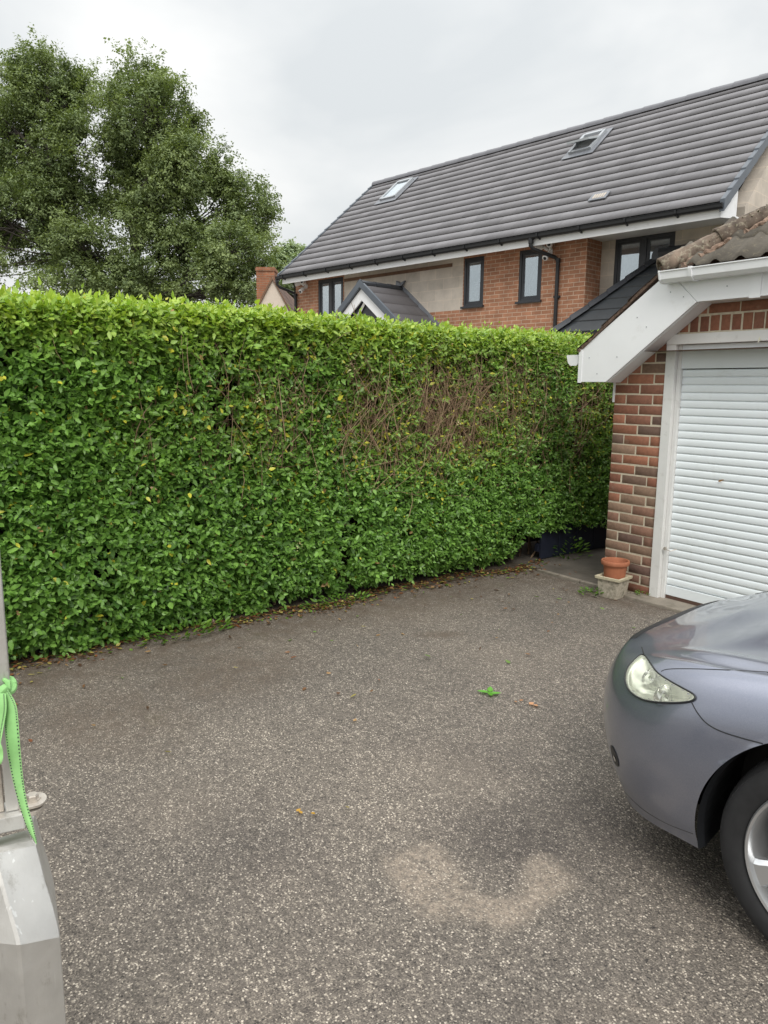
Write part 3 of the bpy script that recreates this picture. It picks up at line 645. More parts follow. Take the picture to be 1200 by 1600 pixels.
for sx_ in (-1, 1):
    for k in range(5):
        a = k*.245; 
        if a > 1.15: break
        rtile(hip(a-.01, sx_)+[0, 0, .012], hip(a+.262, sx_)-[0, 0, .006], .085)
for k in range(10): rtile((-1.95, YB+1.2+k*.42, zr+.03), (-1.95, YB+1.2+k*.42+.45, zr+.012), .095)
m_ = MB()
for sg in (1, -1):
    pts = [hip(t)+np.array([.068, -.068, -.028])*(1 if sg > 0 else -1)*[1, 1, sg]+rng.normal(0, .007, 3) for t in np.linspace(.07, 1.1, 70)]
    m_.tube(pts, list(rng.uniform(.014, .030, 70)), 7)
for k in range(1, 60):
    t = rng.uniform(0, 1.1); p_ = hip(t)+np.array([.075, -.055, -.015])*rng.uniform(.75, 1.2)+rng.normal(0, .006, 3); s_ = rng.uniform(.005, .012)
    m_.add([(p_+rng.normal(0, 1, 3)*s_) for _ in range(6)], [(0, 1, 2), (0, 2, 3), (0, 3, 4), (0, 4, 1), (5, 2, 1), (5, 3, 2), (5, 4, 3), (5, 1, 4)])
for k in range(5):
    p_ = hip(k*.245)+np.array([0, 0, .0]); d = np.array([.577, .577, .577])
    for j in range(34):
        a = rng.uniform(.1, 3.0); s__ = np.array([.707, -.707, 0]); q_ = p_-d*.012+(s__*math.cos(a)+ZU*math.sin(a)*.8)*rng.uniform(.02, .07); e_ = rng.uniform(.005, .010)
        m_.add([(q_+rng.normal(0, 1, 3)*e_) for _ in range(6)], [(0, 1, 2), (0, 2, 3), (0, 3, 4), (0, 4, 1), (5, 2, 1), (5, 3, 2), (5, 4, 3), (5, 1, 4)])
gbuild(m_, 'ridge_mortar', plain('ridge_mortar', (.22, .15, .11), .95, .5, 45, bump=.004))
n = 900; t_ = rng.uniform(0, 1.1, n); an = rng.uniform(.3, 2.8, n); P = np.array([hip(a) for a in t_])+np.outer(np.cos(an), [.707, -.707, 0])*.085+np.outer(np.sin(an), [0, 0, 1])*.085
kk = vnoise(t_*14, an*2.5, 77) > .05; P = P[kk]; n = len(P); dv = rng.normal(size=(n, 3))+[0, 0, .6]
V, F_, C = leaves(P, dv, rng.normal(size=(n, 3)), rng.uniform(.010, .022, n), rng.uniform(.008, .016, n), np.where(rng.uniform(size=(n, 1)) < .45, [[.11, .10, .05]], [[.24, .20, .15]])*rng.uniform(.7, 1.3, (n, 1)), False)
np_mesh('moss', V+gi, F_, M['old_tile'], gar, C)['kind'] = 'stuff'
# gutters
def gutter(A, B, name='gutter'):
    A = np.array(A, float); B = np.array(B, float); d = B-A; d /= np.linalg.norm(d); o_ = np.array([d[1], -d[0], 0])   # outward
    if name == 'left': pass
    prof = [(0, .0), (0, -.055), (.02, -.072), (.075, -.072), (.098, -.05), (.104, -.008), (.112, -.002), (.112, .004), (.100, .004), (.094, -.046), (.073, -.066), (.022, -.066), (.005, -.052), (.005, 0)]
    g = MB(); n_ = len(prof); vs = [A+o_*a+ZU*b for a, b in prof]+[B+o_*a+ZU*b for a, b in prof]
    g.add(vs, [(i, (i+1) % n_, (i+1) % n_+n_, i+n_) for i in range(n_)]); 
    for P__ in (A, B): g.prism([P__+o_*a+ZU*b-d*.004 for a, b in ((-.0, .006), (0, -.058), (.019, -.076), (.077, -.076), (.102, -.052), (.116, -.004), (.116, .006))], d*.010)
    return g, o_, d
g, o_, d_ = gutter((-3.075, YB-.002, 2.325), (-.825, YB-.002, 2.325)); gt = gbuild(g, 'gutter', M['upvc'])
for x in (-2.86, -1.95, -1.05):
    m_ = MB(); m_.prism([(x, YB-.002-a, 2.325+b) for a, b in ((0, .008), (0, -.058), (.018, -.079), (.078, -.079), (.105, -.054), (.118, -.004), (.118, .009), (.0, .009))], (.022, 0, 0))
    m_2 = m_.build('gutter_bracket', M['upvc'], gt); m_2.data.transform(GT)
g, o_, d_ = gutter((-3.815, GY0+5.2, 1.80), (-3.815, YB+.02, 1.80)); 
gbuild(g, 'gutter', M['upvc'])
# door frame + shutter
m_ = MB()
m_.box(DL, DL+.075, GY0-.012, GY0+.10, .0, 1.918); m_.box(DR-.075, DR, GY0-.012, GY0+.10, .0, 1.918); m_.box(DL+.0005, DR-.0005, GY0-.016, GY0+.10, 1.86, 1.93)
m_.box(DL+.0755, DL+.105, GY0+.02, GY0+.10, .0, 1.859); m_.box(DR-.105, DR-.0755, GY0+.02, GY0+.10, .0, 1.859)
gbuild(m_, 'door_frame', M['wood_white'], bevel=.004)
m_ = MB(); m_.box(DL+.106, DR-.106, GY0+.022, GY0+.09, 1.695, 1.858); gbuild(m_, 'shutter_box', M['shutter'], bevel=.003)
sv, sf = [], []
zb = .05; ns = 29; ph = (1.690-.125)/ns; prof = [(.0, -.0), (.0035, .0035), (.011, .0035), (.0135, .10), (.0150, .5), (.0135, .82), (.008, .97)]
rowsP = []
for k in range(ns):
    z0 = .125+k*ph
    for (dpt, t) in ((.009, 0), (.0150, .05), (.0172, .22), (.018, .5), (.0168, .78), (.0138, .94), (.009, .99)): rowsP.append((GY0+.062-dpt, z0+t*ph))
xs0, xs1 = DL+.106, DR-.106
for y, z in rowsP: sv += [(xs0, y, z), (xs1, y, z)]
for i in range(len(rowsP)-1): sf.append((2*i, 2*i+1, 2*i+3, 2*i+2))
m_ = MB(); m_.add(sv, sf); gs = gbuild(m_, 'roller_shutter', M['shutter'], smooth=False)
gs.data.polygons.foreach_set('use_smooth', [i % 7 not in (0, 5, 6) for i in range(len(sf))])
m_ = MB(); m_.box(xs0, xs1, GY0+.038, GY0+.064, .048, .122); o = m_.build('bottom_rail', M['shutter'], gs, bevel=.003); o.data.transform(GT)
m_ = MB(); m_.box(xs0, xs1, GY0+.040, GY0+.064, .024, .047); o = m_.build('rubber_seal', plain('seal_brown', (.10, .055, .04), .8), gs); o.data.transform(GT)
m_ = MB(); m_.tube([(DL+.103, GY0-.012, .40), (DL+.103, GY0+.004, .40)], .012, 10); m_.tube([(DL+.103, GY0-.01, .40), (DL+.15, GY0-.012, .39), (DL+.18, GY0+.02, .405)], .003, 6); gbuild(m_, 'hasp', M['steel_dirty'])
# small leaf stuck to shutter
D = np.array([[.9, 0, .35]]); V, F_, C = leaves(np.array([[-2.72, GY0+.036, .93]]), D, np.array([[0, -1, 0.2]]), np.array([.045]), np.array([.014]), np.array([[.30, .17, .09]]))
tag(np_mesh('fallen_leaf', V, F_, M['hedge_leaf'], None, C), 'dry brown leaf caught on the white roller shutter', 'leaf', 'loose leaves on drive and shutter')
D = np.array([[.2, 0, .9]]); V, F_, C = leaves(np.array([[-2.50, GY0-.022, 1.845]]), D, np.array([[0, -1, 0.2]]), np.array([.045]), np.array([.012]), np.array([[.75, .73, .68]]))
tag(np_mesh('feather', V, F_, M['hedge_leaf'], None, C), 'small white feather caught on the top of the garage door frame', 'feather')

# ------------------------------------------------------------------ planter and pot
pc = onz(965, 934); PX, PY = -3.345, 4.60
PSC = .79; t = empty('stone_planter', 'square weathered cast stone planter by the garage corner holding the clay pot', 'planter', (PX, PY, 0), R(8)); t.scale = (PSC, PSC, .95)
def sqlathe(prof, seg=4):
    vs, fs = [], []; n_ = len(prof)
    for k in range(seg):
        a = math.pi/4+k*math.pi/2
        for r_, h_ in prof: vs.append((r_*math.cos(a)*1.414, r_*math.sin(a)*1.414, h_))
    for k in range(seg):
        for i in range(n_-1): fs.append((k*n_+i, ((k+1) % seg)*n_+i, ((k+1) % seg)*n_+i+1, k*n_+i+1))
    return vs, fs
m_ = MB(); m_.add(*sqlathe([(0, .03), (.075, .03), (.075, .0), (.092, .0), (.096, .03), (.104, .10), (.108, .148)])); m_.build('body', M['stone'], t, bevel=.004)
m_ = MB(); m_.add(*sqlathe([(.108, .148), (.127, .150), (.129, .172), (.112, .174), (.10, .160), (.094, .10), (0, .10)])); m_.build('rim', plain('rim_stone', (.50, .45, .32), .95, .15, 30, bump=.003, dirt=((.16, .16, .09), 24, .55, .6)), t, bevel=.003)
m_ = MB(); m_.lathe([(0, .105), (.070, .105), (.086, .255), (.087, .262), (.104, .264), (.107, .275), (.107, .288), (.103, .296), (.094, .296), (.090, .285), (.078, .16), (0, .155)], seg=48)
pt = m_.build('clay_pot', M['terracotta'], None, smooth=True); pt.location = (PX+.0, PY+.01, -.006); pt.scale = (.98, .98, .97); tag(pt, 'empty round terracotta pot standing in the stone planter', 'flower pot')

# ------------------------------------------------------------------ house beyond the hedge
hu = np.array([0.99048893, 0.13759241, 0]); hn = np.array([-hu[1], hu[0], 0]); HP = np.array([-9.47461639, 10.96730279, 0]); HRZ = math.atan2(hu[1], hu[0])
hs = empty('house', 'long brick and blockwork house under renovation with grey tiled roof', 'house', tuple(HP), HRZ)
def wall(name, u0, u1, z0, z1, dep, holes, mat, parent=hs, th=.25):
    """wall in plane y=dep with reveals round the holes (u0,u1,z0,z1)"""
    us = sorted({u0, u1, *[h[0] for h in holes], *[h[1] for h in holes]}); zs2 = sorted({z0, z1, *[h[2] for h in holes], *[h[3] for h in holes]}); m_ = MB()
    us = [u for u in us if u0 <= u <= u1]; zs2 = [z for z in zs2 if z0 <= z <= z1]
    for i in range(len(us)-1):
        for j in range(len(zs2)-1):
            cu, cz = (us[i]+us[i+1])/2, (zs2[j]+zs2[j+1])/2
            if any(h[0] < cu < h[1] and h[2] < cz < h[3] for h in holes): continue
            m_.add([(us[i], dep, zs2[j]), (us[i+1], dep, zs2[j]), (us[i+1], dep, zs2[j+1]), (us[i], dep, zs2[j+1])], [(0, 1, 2, 3)])
    for a, b, c, d in holes:
        a_, b_, c_, d__ = max(a, u0), min(b, u1), max(c, z0), min(d, z1)
        m_.add([(a_, dep, c_), (b_, dep, c_), (b_, dep, d__), (a_, dep, d__), (a_, dep+th, c_), (b_, dep+th, c_), (b_, dep+th, d__), (a_, dep+th, d__)], [(0, 4, 5, 1), (1, 5, 6, 2), (2, 6, 7, 3), (3, 7, 4, 0)])
    m_.add([(u0, dep, z0), (u1, dep, z0), (u1, dep, z1), (u0, dep, z1), (u0, dep+th, z0), (u1, dep+th, z0), (u1, dep+th, z1), (u0, dep+th, z1)], [(0, 3, 7, 4), (1, 5, 6, 2), (3, 2, 6, 7)])
    return m_.build(name, mat, parent)
W0 = (-7.13, -6.17, 3.0, 4.16); W1 = (-2.38, -1.86, 3.19, 4.155); W2 = (-1.0, -.48, 3.19, 4.145); W3 = (.73, 1.84, 3.2, 4.20); REC = .5
wall('brick_wall', -8.05, -6.14, 0, 4.30, 0, [W0], M['house_brick'])
wall('block_wall', -6.139, -2.40, 3.14, 4.30, .002, [], M['block'])
wall('brick_wall', -6.139, .46, 0, 3.139, 0, [], M['house_brick'])
wall('brick_wall', -2.399, .46, 3.139, 4.30, 0, [W1, W2], M['house_brick'], th=.26)
m_ = MB(); m_.box(.205, .46, .262, REC+.01, 0, 4.30); m_.box(.206, .459, -.0, .26, 0, .01); m_.build('brick_return', M['house_brick'], hs)
wall('block_wall', .461, 2.72, 0, 4.36, REC, [W3], M['block'])
# gable end wall, block, and rear
m_ = MB(); m_.prism([(2.70, REC+.004, 0), (2.70, 5.9, 0), (2.70, 5.9, 4.5), (2.70, 3.10, 6.98), (2.70, REC+.004, 4.42)], (.25, 0, 0)); m_.build('gable_wall', M['block'], hs)
m_ = MB(); m_.prism([(-8.05, .252, 0), (-8.05, 5.9, 0), (-8.05, 5.9, 4.4), (-8.05, 2.85, 6.9), (-8.05, .252, 4.4)], (.25, 0, 0)); m_.box(-7.79, 2.69, 5.65, 5.89, 0, 4.3); m_.build('rear_wall', M['house_brick'], hs)
m_ = MB(); m_.box(-7.7, 2.6, .9, .95, 2.2, 4.25); m_.build('room_partition', plain('dim_room', (.08, .085, .085), .9), hs)
m_ = MB(); m_.box(-6.13, -2.7, -.012, .001, 4.03, 4.10); m_.build('timber_batten', M['soil_wood'], hs)
m_ = MB()
for z in (3.4, 3.55, 3.7): pass
m_.box(2.63, 2.655, REC-.03, REC+.001, 0, 4.36); m_.box(2.67, 2.675, REC-.01, REC+.001, 0, 4.36); m_.build('corner_batten', M['kerb'], hs)
def window(h, dep, lights, back=None, nm='window'):
    a, b, c, d = h; fr = .055; w = MB(); y0, y1 = dep+.004, dep+.075
    w.box(a+.002, a+fr, y0, y1, c, d-.002); w.box(b-fr, b-.002, y0, y1, c, d-.002); w.box(a+fr, b-fr, y0, y1, d-fr, d-.002); w.box(a+fr, b-fr, y0, y1, c, c+fr)
    if lights == 2: mm = (a+b)/2; w.box(mm-.045, mm+.045, y0-.002, y1, c+fr, d-fr)
    o = w.build(nm, M['anthracite'], hs, bevel=.004)
    s_ = MB(); s_.box(a-.03, b+.03, dep-.06, dep+.003, c-.035, c+.004); s_.build('sill', M['anthracite'], o, bevel=.004)
    ps = [(a+fr, b-fr)] if lights == 1 else [(a+fr, (a+b)/2-.045), ((a+b)/2+.045, b-fr)]
    for p0, p1 in ps:
        q_ = MB(); e_ = .045; q_.box(p0, p0+e_, y0+.012, y1, c+fr, d-fr); q_.box(p1-e_, p1, y0+.012, y1, c+fr, d-fr); q_.box(p0+e_, p1-e_, y0+.012, y1, d-fr-e_, d-fr); q_.box(p0+e_, p1-e_, y0+.012, y1, c+fr, c+fr+e_); q_.build('sash', M['anthracite'], o, bevel=.004)
        g_ = MB(); g_.box(p0+e_, p1-e_, y0+.034, y0+.040, c+fr+e_, d-fr-e_); g_.build('pane', M['glass'], o)
        bd = MB(); bd.box(p0+e_-.0, p0+e_+.008, y0+.022, y0+.033, c+fr+e_, d-fr-e_); bd.box(p0+e_+.008, p1-e_, y0+.022, y0+.033, d-fr-e_-.008, d-fr-e_); bd.box(p1-e_-.008, p1-e_, y0+.022, y0+.033, c+fr+e_, d-fr-e_-.009); bd.build('glazing_bead', M['lead'], o)
    if back:
        for (x0, x1, mat) in back:
            k_ = MB(); n_ = 14
            for i in range(n_):
                xa = x0+(x1-x0)*i/n_; xb = x0+(x1-x0)*(i+1)/n_; ya = dep+.18+.012*(i % 2); yb2 = dep+.18+.012*((i+1) % 2); k_.add([(xa, ya, c), (xb, yb2, c), (xb, yb2, d), (xa, ya, d)], [(0, 1, 2, 3)])
            k_.build('curtain', mat, o)
    return o
window(W0, 0, 2, [(-7.1, -6.2, M['curtain'])]); wo = window(W1, 0, 1, [(-2.35, -2.13, M['curtain'])]); window(W2, 0, 1, [(-1.0, -.5, M['blind'])]); window(W3, REC, 2, [(.75, 1.82, M['blind'])])
m_ = MB(); m_.lathe([(0, .05), (.03, .05), (.09, .0), (.085, 0), (.02, .045)], (-2.10, .14, 3.62), 'z', 20); m_.tube([(-2.10, .14, 3.66), (-2.10, .14, 4.12)], .004, 6)
o = m_.build('pendant_lamp', M['upvc'], None, smooth=True); o.location = tuple(HP); o.rotation_euler = (0, 0, HRZ); tag(o, 'white lamp shade hanging inside the narrow window nearest the porch', 'lamp')
# roof of stepped courses
PT = math.tan(R(40.1)); EV = -.5; EZr = 4.30; RD = 2.85; u0r, u1r = -8.12, 3.0
tv3, tf3, tc3 = [], [], []; NC = 15; step = (RD-EV)/NC
for k in range(NC):
    d0 = EV+k*step; d1 = d0+step*1.04; sft = (k % 2)*.165; u = u0r-.33+sft
    while u < u1r:
        a, b = max(u, u0r), min(u+.3285, u1r); u += .33
        if b-a < .02: continue
        cc_ = np.array([.200, .195, .205])*rng.uniform(.88, 1.10); base = len(tv3)
        z0 = EZr+PT*(d0-EV); z1 = EZr+PT*(d1-EV); th = .024
        tv3 += [(a, d0, z0+th), (b, d0, z0+th), (b, d1, z1+.008), (a, d1, z1+.008), (a, d0+.04, z0+.024), (b, d0+.04, z0+.024)]
        tf3 += [(base, base+1, base+2, base+3), (base+4, base+5, base+1, base)]; tc3 += [cc_]*6
o = np_mesh('roof_tiles', np.array(tv3), [np.array(tf3)], M['roof_tile'], hs, np.array(tc3))
m_ = MB(); zt = EZr+PT*(RD-EV); m_.prism([(u0r+.02, EV+.03, EZr-.015), (u0r+.02, RD, zt-.012), (u0r+.02, RD+3.1, EZr+.25), (u0r+.02, RD+3.1, EZr+.1), (u0r+.02, RD, zt-.16), (u0r+.02, EV+.16, EZr-.02)], (u1r-u0r-.04, 0, 0)); m_.build('roof_deck', M['black_tile'], hs)
m_ = MB(); nR = 25
for k in range(nR):
    a = u0r+(u1r-u0r)*k/nR; b = u0r+(u1r-u0r)*(k+1)/nR+.012; r0_, r1_ = .118, .108
    for x0_, x1_, rA, rB in ((a, b, r0_, r1_),):
        vs = []
        for x_, r_ in ((x0_, rA), (x1_, rB)):
            for an in np.linspace(-.1, math.pi+.1, 9): vs.append((x_, RD+math.cos(an)*r_*1.05, zt-.035+math.sin(an)*r_))
        m_.add(vs, [(i, i+9, i+10, i+1) for i in range(8)]+[tuple(range(9))])
m_.build('ridge_cap', plain('ridge_concrete', (.14, .14, .155), .5, .1), hs, smooth=True)
for side, uu, sg in (('l', u0r, -1), ('r', u1r, 1)):
    m_ = MB()
    for k in range(NC):
        d0 = EV-.012+k*step; d1 = d0+step*1.04; za, zb2 = EZr+PT*(d0-EV), EZr+PT*(d1-EV); x0_, x1_ = sorted((uu-sg*.03, uu+sg*.045)); xm_ = (x0_+x1_)/2
        vs = [(x0_, d0, za+.062), (x1_, d0, za+.062), (x1_, d0, za-.12), (x0_, d0, za-.12), (x0_, d1, zb2+.036), (x1_, d1, zb2+.036), (x1_, d1, zb2-.135), (x0_, d1, zb2-.135)]
        if d1 <= RD+.05: m_.add(vs, [(0, 1, 2, 3), (0, 4, 5, 1), (1, 5, 6, 2), (3, 7, 4, 0), (2, 6, 7, 3), (4, 7, 6, 5)])
    m_.build('verge_cap', M['dry_verge'], hs, bevel=.006)
# eaves
m_ = MB(); m_.box(-8.02, 2.96, EV+.05, EV+.072, 4.10, 4.27); m_.build('fascia', M['upvc'], hs)
m_ = MB(); m_.box(-8.02, 2.96, EV+.0725, REC+.0, 4.155+.04, 4.21+.0); m_.box(2.74, 2.97, EV+.0725, REC+.1, 4.17, 4.21)
m_.prism([(2.975, EV+.05, 4.10), (2.975, .12, 4.17), (2.975, .12, 4.66), (2.975, EV+.05, 4.26)], (-.02, 0, 0)); m_.build('soffit', M['upvc'], hs)
g, o_, d_ = gutter((-8.17, EV+.047, 4.285), (3.02, EV+.047, 4.285)); hg = g.build('gutter', M['black'], hs)
for x in list(np.arange(-7.9, 3.0, .85)):
    m_ = MB(); m_.prism([(x, EV+.047-a, 4.285+b) for a, b in ((0, .0), (0, -.10), (.03, -.085), (.085, -.082), (.118, -.05), (.122, .006))], (.03, 0, 0)); m_.build('gutter_bracket', M['black'], hg)
def downpipe(u, topu):
    m_ = MB(); m_.tube([(topu, EV-.0, 4.24), (topu, EV-.0, 4.10), (topu+.03, EV+.05, 4.04), (u-.04, -.09, 3.92), (u, -.05, 3.86), (u, -.05, 3.6), (u, -.05, 0)], .036, 12)
    m_.tube([(topu, EV, 4.25), (topu, EV, 4.14)], .046, 12); m_.tube([(u, -.05, 3.84), (u, -.05, 3.90)], .044, 12); m_.box(u-.06, u+.06, -.06, -.001, 3.2, 3.24); return m_.build('downpipe', M['black'], hs, smooth=True)
downpipe(-.10, -.40); downpipe(-8.02+.02, -8.0-.30+.12)
def cctv(u, z):
    root_ = MB(); root_.box(u-.05, u+.05, -.03, -.001, z+.02, z+.12); o = root_.build('security_camera', M['upvc'], hs, bevel=.008)
    for (du, dz, dx, dy, dzz) in ((-.09, .10, -.8, -.7, -.25), (.07, .12, .35, -.9, -.15), (.02, -.04, .1, -.8, -.6)):
        v_ = Vector((dx, dy, dzz)).normalized(); a_ = Vector((u+du*.4, -.05, z+.06+dz*.4)); b_ = Vector((u+du, -.11, z+.05+dz)); k_ = MB(); k_.tube([a_, b_, b_+v_*.03], .03, 10); k_.tube([b_, b_+v_*.04, b_+v_*.15, b_+v_*.155], [.03, .05, .053, .047], 14); k_.build('camera_head', M['upvc'], o, smooth=True)
        k_ = MB(); k_.tube([b_+v_*.154, b_+v_*.162], .03, 12); k_.build('camera_lens', M['black'], o)
cctv(-.30, 3.98); cctv(-7.60, 3.98)
# roof windows
def on_roof(u, s_, up=0.):   # s_ depth coordinate
    return np.array([u, s_, EZr+PT*(s_-EV)])+np.array([0, -math.sin(R(40.1)), math.cos(R(40.1))])*up
def roofbox(m_, u0, u1, s0, s1, h0, h1):
    vs = [on_roof(u0, s0, h0), on_roof(u1, s0, h0), on_roof(u1, s1, h0), on_roof(u0, s1, h0), on_roof(u0, s0, h1), on_roof(u1, s0, h1), on_roof(u1, s1, h1), on_roof(u0, s1, h1)]
    m_.add(vs, [(0, 3, 2, 1), (4, 5, 6, 7), (0, 1, 5, 4), (1, 2, 6, 5), (2, 3, 7, 6), (3, 0, 4, 7)])
def skylight(u0, u1, s0, s1, opened):
    m_ = MB(); e_ = .06; h_ = .095
    roofbox(m_, u0, u0+e_, s0, s1, .02, h_); roofbox(m_, u1-e_, u1, s0, s1, .02, h_); roofbox(m_, u0+e_, u1-e_, s1-e_, s1, .02, h_+.01); roofbox(m_, u0+e_, u1-e_, s0, s0+e_, .02, h_-.01)
    o = m_.build('roof_window', plain('roof_window_frame', (.34, .36, .38), .4), hs, bevel=.004)
    fl_ = MB(); roofbox(fl_, u0-.10, u1+.10, s0-.12, s1+.08, .030, .042); fl_.build('flashing', M['lead'], o)
    if not opened:
        q_ = MB(); roofbox(q_, u0+e_, u1-e_, s0+e_, s1-e_, .06, .075); q_.build('pane', M['glass_bright'], o)
    else:
        q_ = MB(); roofbox(q_, u0+e_, u1-e_, s0+e_, s1-e_, .044, .05); q_.build('opening', plain('opening_shade', (.30, .29, .29), .8), o)
        # top hung sash: bottom edge lifted
        piv = on_roof(0, s0+(s1-s0)*.52, .08); ang = R(24); ca, sa = math.cos(ang), math.sin(ang); ax = np.array([1., 0, 0])
        def rot(p): d = p-piv; y_, z_ = d[1], d[2]; return np.array([p[0], piv[1]+y_*ca+z_*sa, piv[2]-y_*sa+z_*ca])
        q_ = MB()
        for (a, b, c, d) in ((u0+.01, u0+.06, s0, s1), (u1-.06, u1-.01, s0, s1), (u0+.06, u1-.06, s0, s0+.05), (u0+.06, u1-.06, s1-.05, s1)): roofbox(q_, a, b, c, d, .085, .125)
        q_.v = [tuple(rot(np.array(v_))) for v_ in q_.v]; q_.build('sash', plain('sash_pale', (.45, .48, .5), .4), o)
        q_ = MB(); roofbox(q_, u0+.055, u1-.055, s0+.04, s1-.04, .10, .11); q_.v = [tuple(rot(np.array(v_))) for v_ in q_.v]; q_.build('pane', M['glass_bright'], o)
skylight(-6.82, -6.24, 1.84, 2.50, False); skylight(-1.18, -.66, 1.82, 2.38, True)
m_ = MB(); roofbox(m_, .38, .72, .10, .27, .03, .05); o = m_.build('roof_vent', M['lead'], hs)
m_ = MB()
for k in range(5): roofbox(m_, .44+k*.05, .47+k*.05, .13, .24, .051, .056)
m_.build('vent_slot', M['block'], o)
# porch roof
pu, pz, pd = -4.20, 3.72, -1.22; ps = math.tan(R(38)); hw = 1.45
tvp, tfp, tcp = [], [], []
for sg in (-1, 1):
    for k in range(5):
        a0 = hw-k*.29; a1 = max(a0-.30, 0); z0 = pz-a0*ps; z1 = pz-a1*ps; x = pd
        while x < 0:
            xe = min(x+.328, 0); base = len(tvp); cc_ = np.array([.10, .095, .10])*rng.uniform(.93, 1.07)
            P4 = [(pu+sg*a0, x, z0+.03), (pu+sg*a0, xe, z0+.03), (pu+sg*a1, xe, z1+.008), (pu+sg*a1, x, z1+.008), (pu+sg*(a0-.01), x, z0-.004), (pu+sg*(a0-.01), xe, z0-.004)]
            tvp += P4; f1 = [(base, base+1, base+2, base+3), (base+4, base+5, base+1, base)]; tfp += f1 if sg > 0 else [f[::-1] for f in f1]; tcp += [cc_]*6; x = xe+.002
po = np_mesh('porch_roof', np.array(tvp), [np.array(tfp)], M['roof_tile'], hs, np.array(tcp))
m_ = MB(); m_.prism([(pu-hw+.03, pd+.1, pz-hw*ps), (pu+hw-.03, pd+.1, pz-hw*ps), (pu, pd+.1, pz-.015)], (0, -pd-.1, 0)); m_.build('porch_ceiling', M['anthracite'], po)
m_ = MB()
for k in range(3):
    y0, y1 = pd-.03+k*.41, pd-.03+(k+1)*.41+.01; vs = []
    for y, r_ in ((y0, .10), (y1, .088)):
        for an in np.linspace(-.2, math.pi+.2, 7): vs.append((pu+math.cos(an)*r_*1.1, y, pz-.03+math.sin(an)*r_*.9))
    m_.add(vs, [(i, i+7, i+8, i+1) for i in range(6)]+[tuple(range(7))[::-1]])
m_.build('porch_ridge', M['anthracite'], po)
m_ = MB()
for sg in (-1, 1):
    m_.prism([(pu+sg*.0, pd-.035, pz+.065), (pu+sg*hw, pd-.035, pz-hw*ps+.065), (pu+sg*hw, pd-.035, pz-hw*ps-.10), (pu, pd-.035, pz-.10)], (0, .06, 0))
m_.build('porch_verge', M['dry_verge'], po, bevel=.01)
m_ = MB()
for sg in (-1, 1): m_.prism([(pu, pd+.03, pz-.11), (pu+sg*(hw-.05), pd+.03, pz-hw*ps-.07), (pu+sg*(hw-.05), pd+.03, pz-hw*ps-.30), (pu, pd+.03, pz-.36)], (0, .03, 0))
m_.build('porch_barge', M['upvc'], po)
m_ = MB(); m_.tube([(pu-.45, pd+.07, 2.7), (pu+.08, pd+.07, pz-.38)], .035, 4); m_.box(pu-hw+.1, pu-hw+.2, pd+.07, pd+.17, 0, 2.75); m_.box(pu+hw-.2, pu+hw-.1, pd+.07, pd+.17, 0, 2.75); m_.build('porch_post', M['wood_white'], po)
m_ = MB()
for sg in (1,):
    m_.prism([(pu+sg*0, -.035, pz+.10), (pu+sg*(hw), -.035, pz-hw*ps+.10), (pu+sg*hw, -.035, pz-hw*ps-.02), (pu, -.035, pz-.02)], (0, .033, 0)); m_.prism([(pu-sg*0, -.035, pz+.10), (pu-sg*(hw), -.035, pz-hw*ps+.10), (pu-sg*hw, -.035, pz-hw*ps-.02), (pu, -.035, pz-.02)], (0, .033, 0))
    m_.prism([(pu-.08, -.10, pz+.05), (pu+.10, -.10, pz+.04), (pu+.16, -.06, pz+.15), (pu+.02, -.05, pz+.11), (pu-.10, -.06, pz+.17)], (0, .06, 0))
m_.build('porch_flashing', M['lead'], po)
# side extension: black tiled hipped lean-to
tu, td, tz = 1.66, .45, 3.81; bl = 1.30
m_ = MB(); nC = 7; st_ = bl/nC
for k in range(nC):
    t0 = bl-k*st_; t1 = max(t0-st_*1.05, 0); z0, z1 = tz-t0*1.02, tz-t1*1.02
    m_.add([(tu-t0, td-t0, z0+.03), (4.9, td-t0, z0+.03), (4.9, td-t1, z1+.006), (tu-t1, td-t1, z1+.006), (tu-t0, td-t0+.01, z0-.006), (4.9, td-t0+.01, z0-.006)], [(0, 1, 2, 3), (4, 5, 1, 0)])
    m_.add([(tu-t0, td-t0, z0+.03), (tu-t0, td+0, z0+.03), (tu-t1, td+0, z1+.006), (tu-t1, td-t1, z1+.006), (tu-t0+.01, td-t0, z0-.006), (tu-t0+.01, td, z0-.006)], [(3, 2, 1, 0), (0, 1, 5, 4)])
eo = m_.build('extension_roof', M['black_tile'], hs)
m_ = MB()
for k in range(6):
    a = np.array([tu, td, tz+.03])-np.array([1, 1, 1.02])*bl*(1-k/6.); b_ = np.array([tu, td, tz+.03])-np.array([1, 1, 1.02])*bl*(1-(k+1)/6.); sdv = np.array([.707, -.707, 0])
    m_.add([a-sdv*.13+[0, 0, -.03], a+[0, 0, .07], a+sdv*.13+[0, 0, -.03], b_-sdv*.12+[0, 0, -.04], b_+[0, 0, .045], b_+sdv*.12+[0, 0, -.04]], [(0, 1, 4, 3), (1, 2, 5, 4), (0, 2, 1), (3, 4, 5)])
m_.lathe([(0, .0), (.15, 0), (.15, .04), (0, .04)], (tu+.03, td-.16, tz-.02), 'y', 20); m_.tube([(tu, td-.1, tz+.03), (4.9, td-.1, tz+.03)], .09, 8); m_.build('hip_cap', M['anthracite'], eo)
m_ = MB(); m_.box(tu-bl+.1, 4.8, td-bl+.1, td-.001, 0, tz-bl*1.02-.02); m_.build('extension_wall', M['house_brick'], eo)
m_ = MB(); m_.box(tu-bl-.02, 4.9, td-bl-.03, td-bl+.01, tz-bl*1.02-.13, tz-bl*1.02-.0); m_.build('extension_fascia', M['black'], eo)

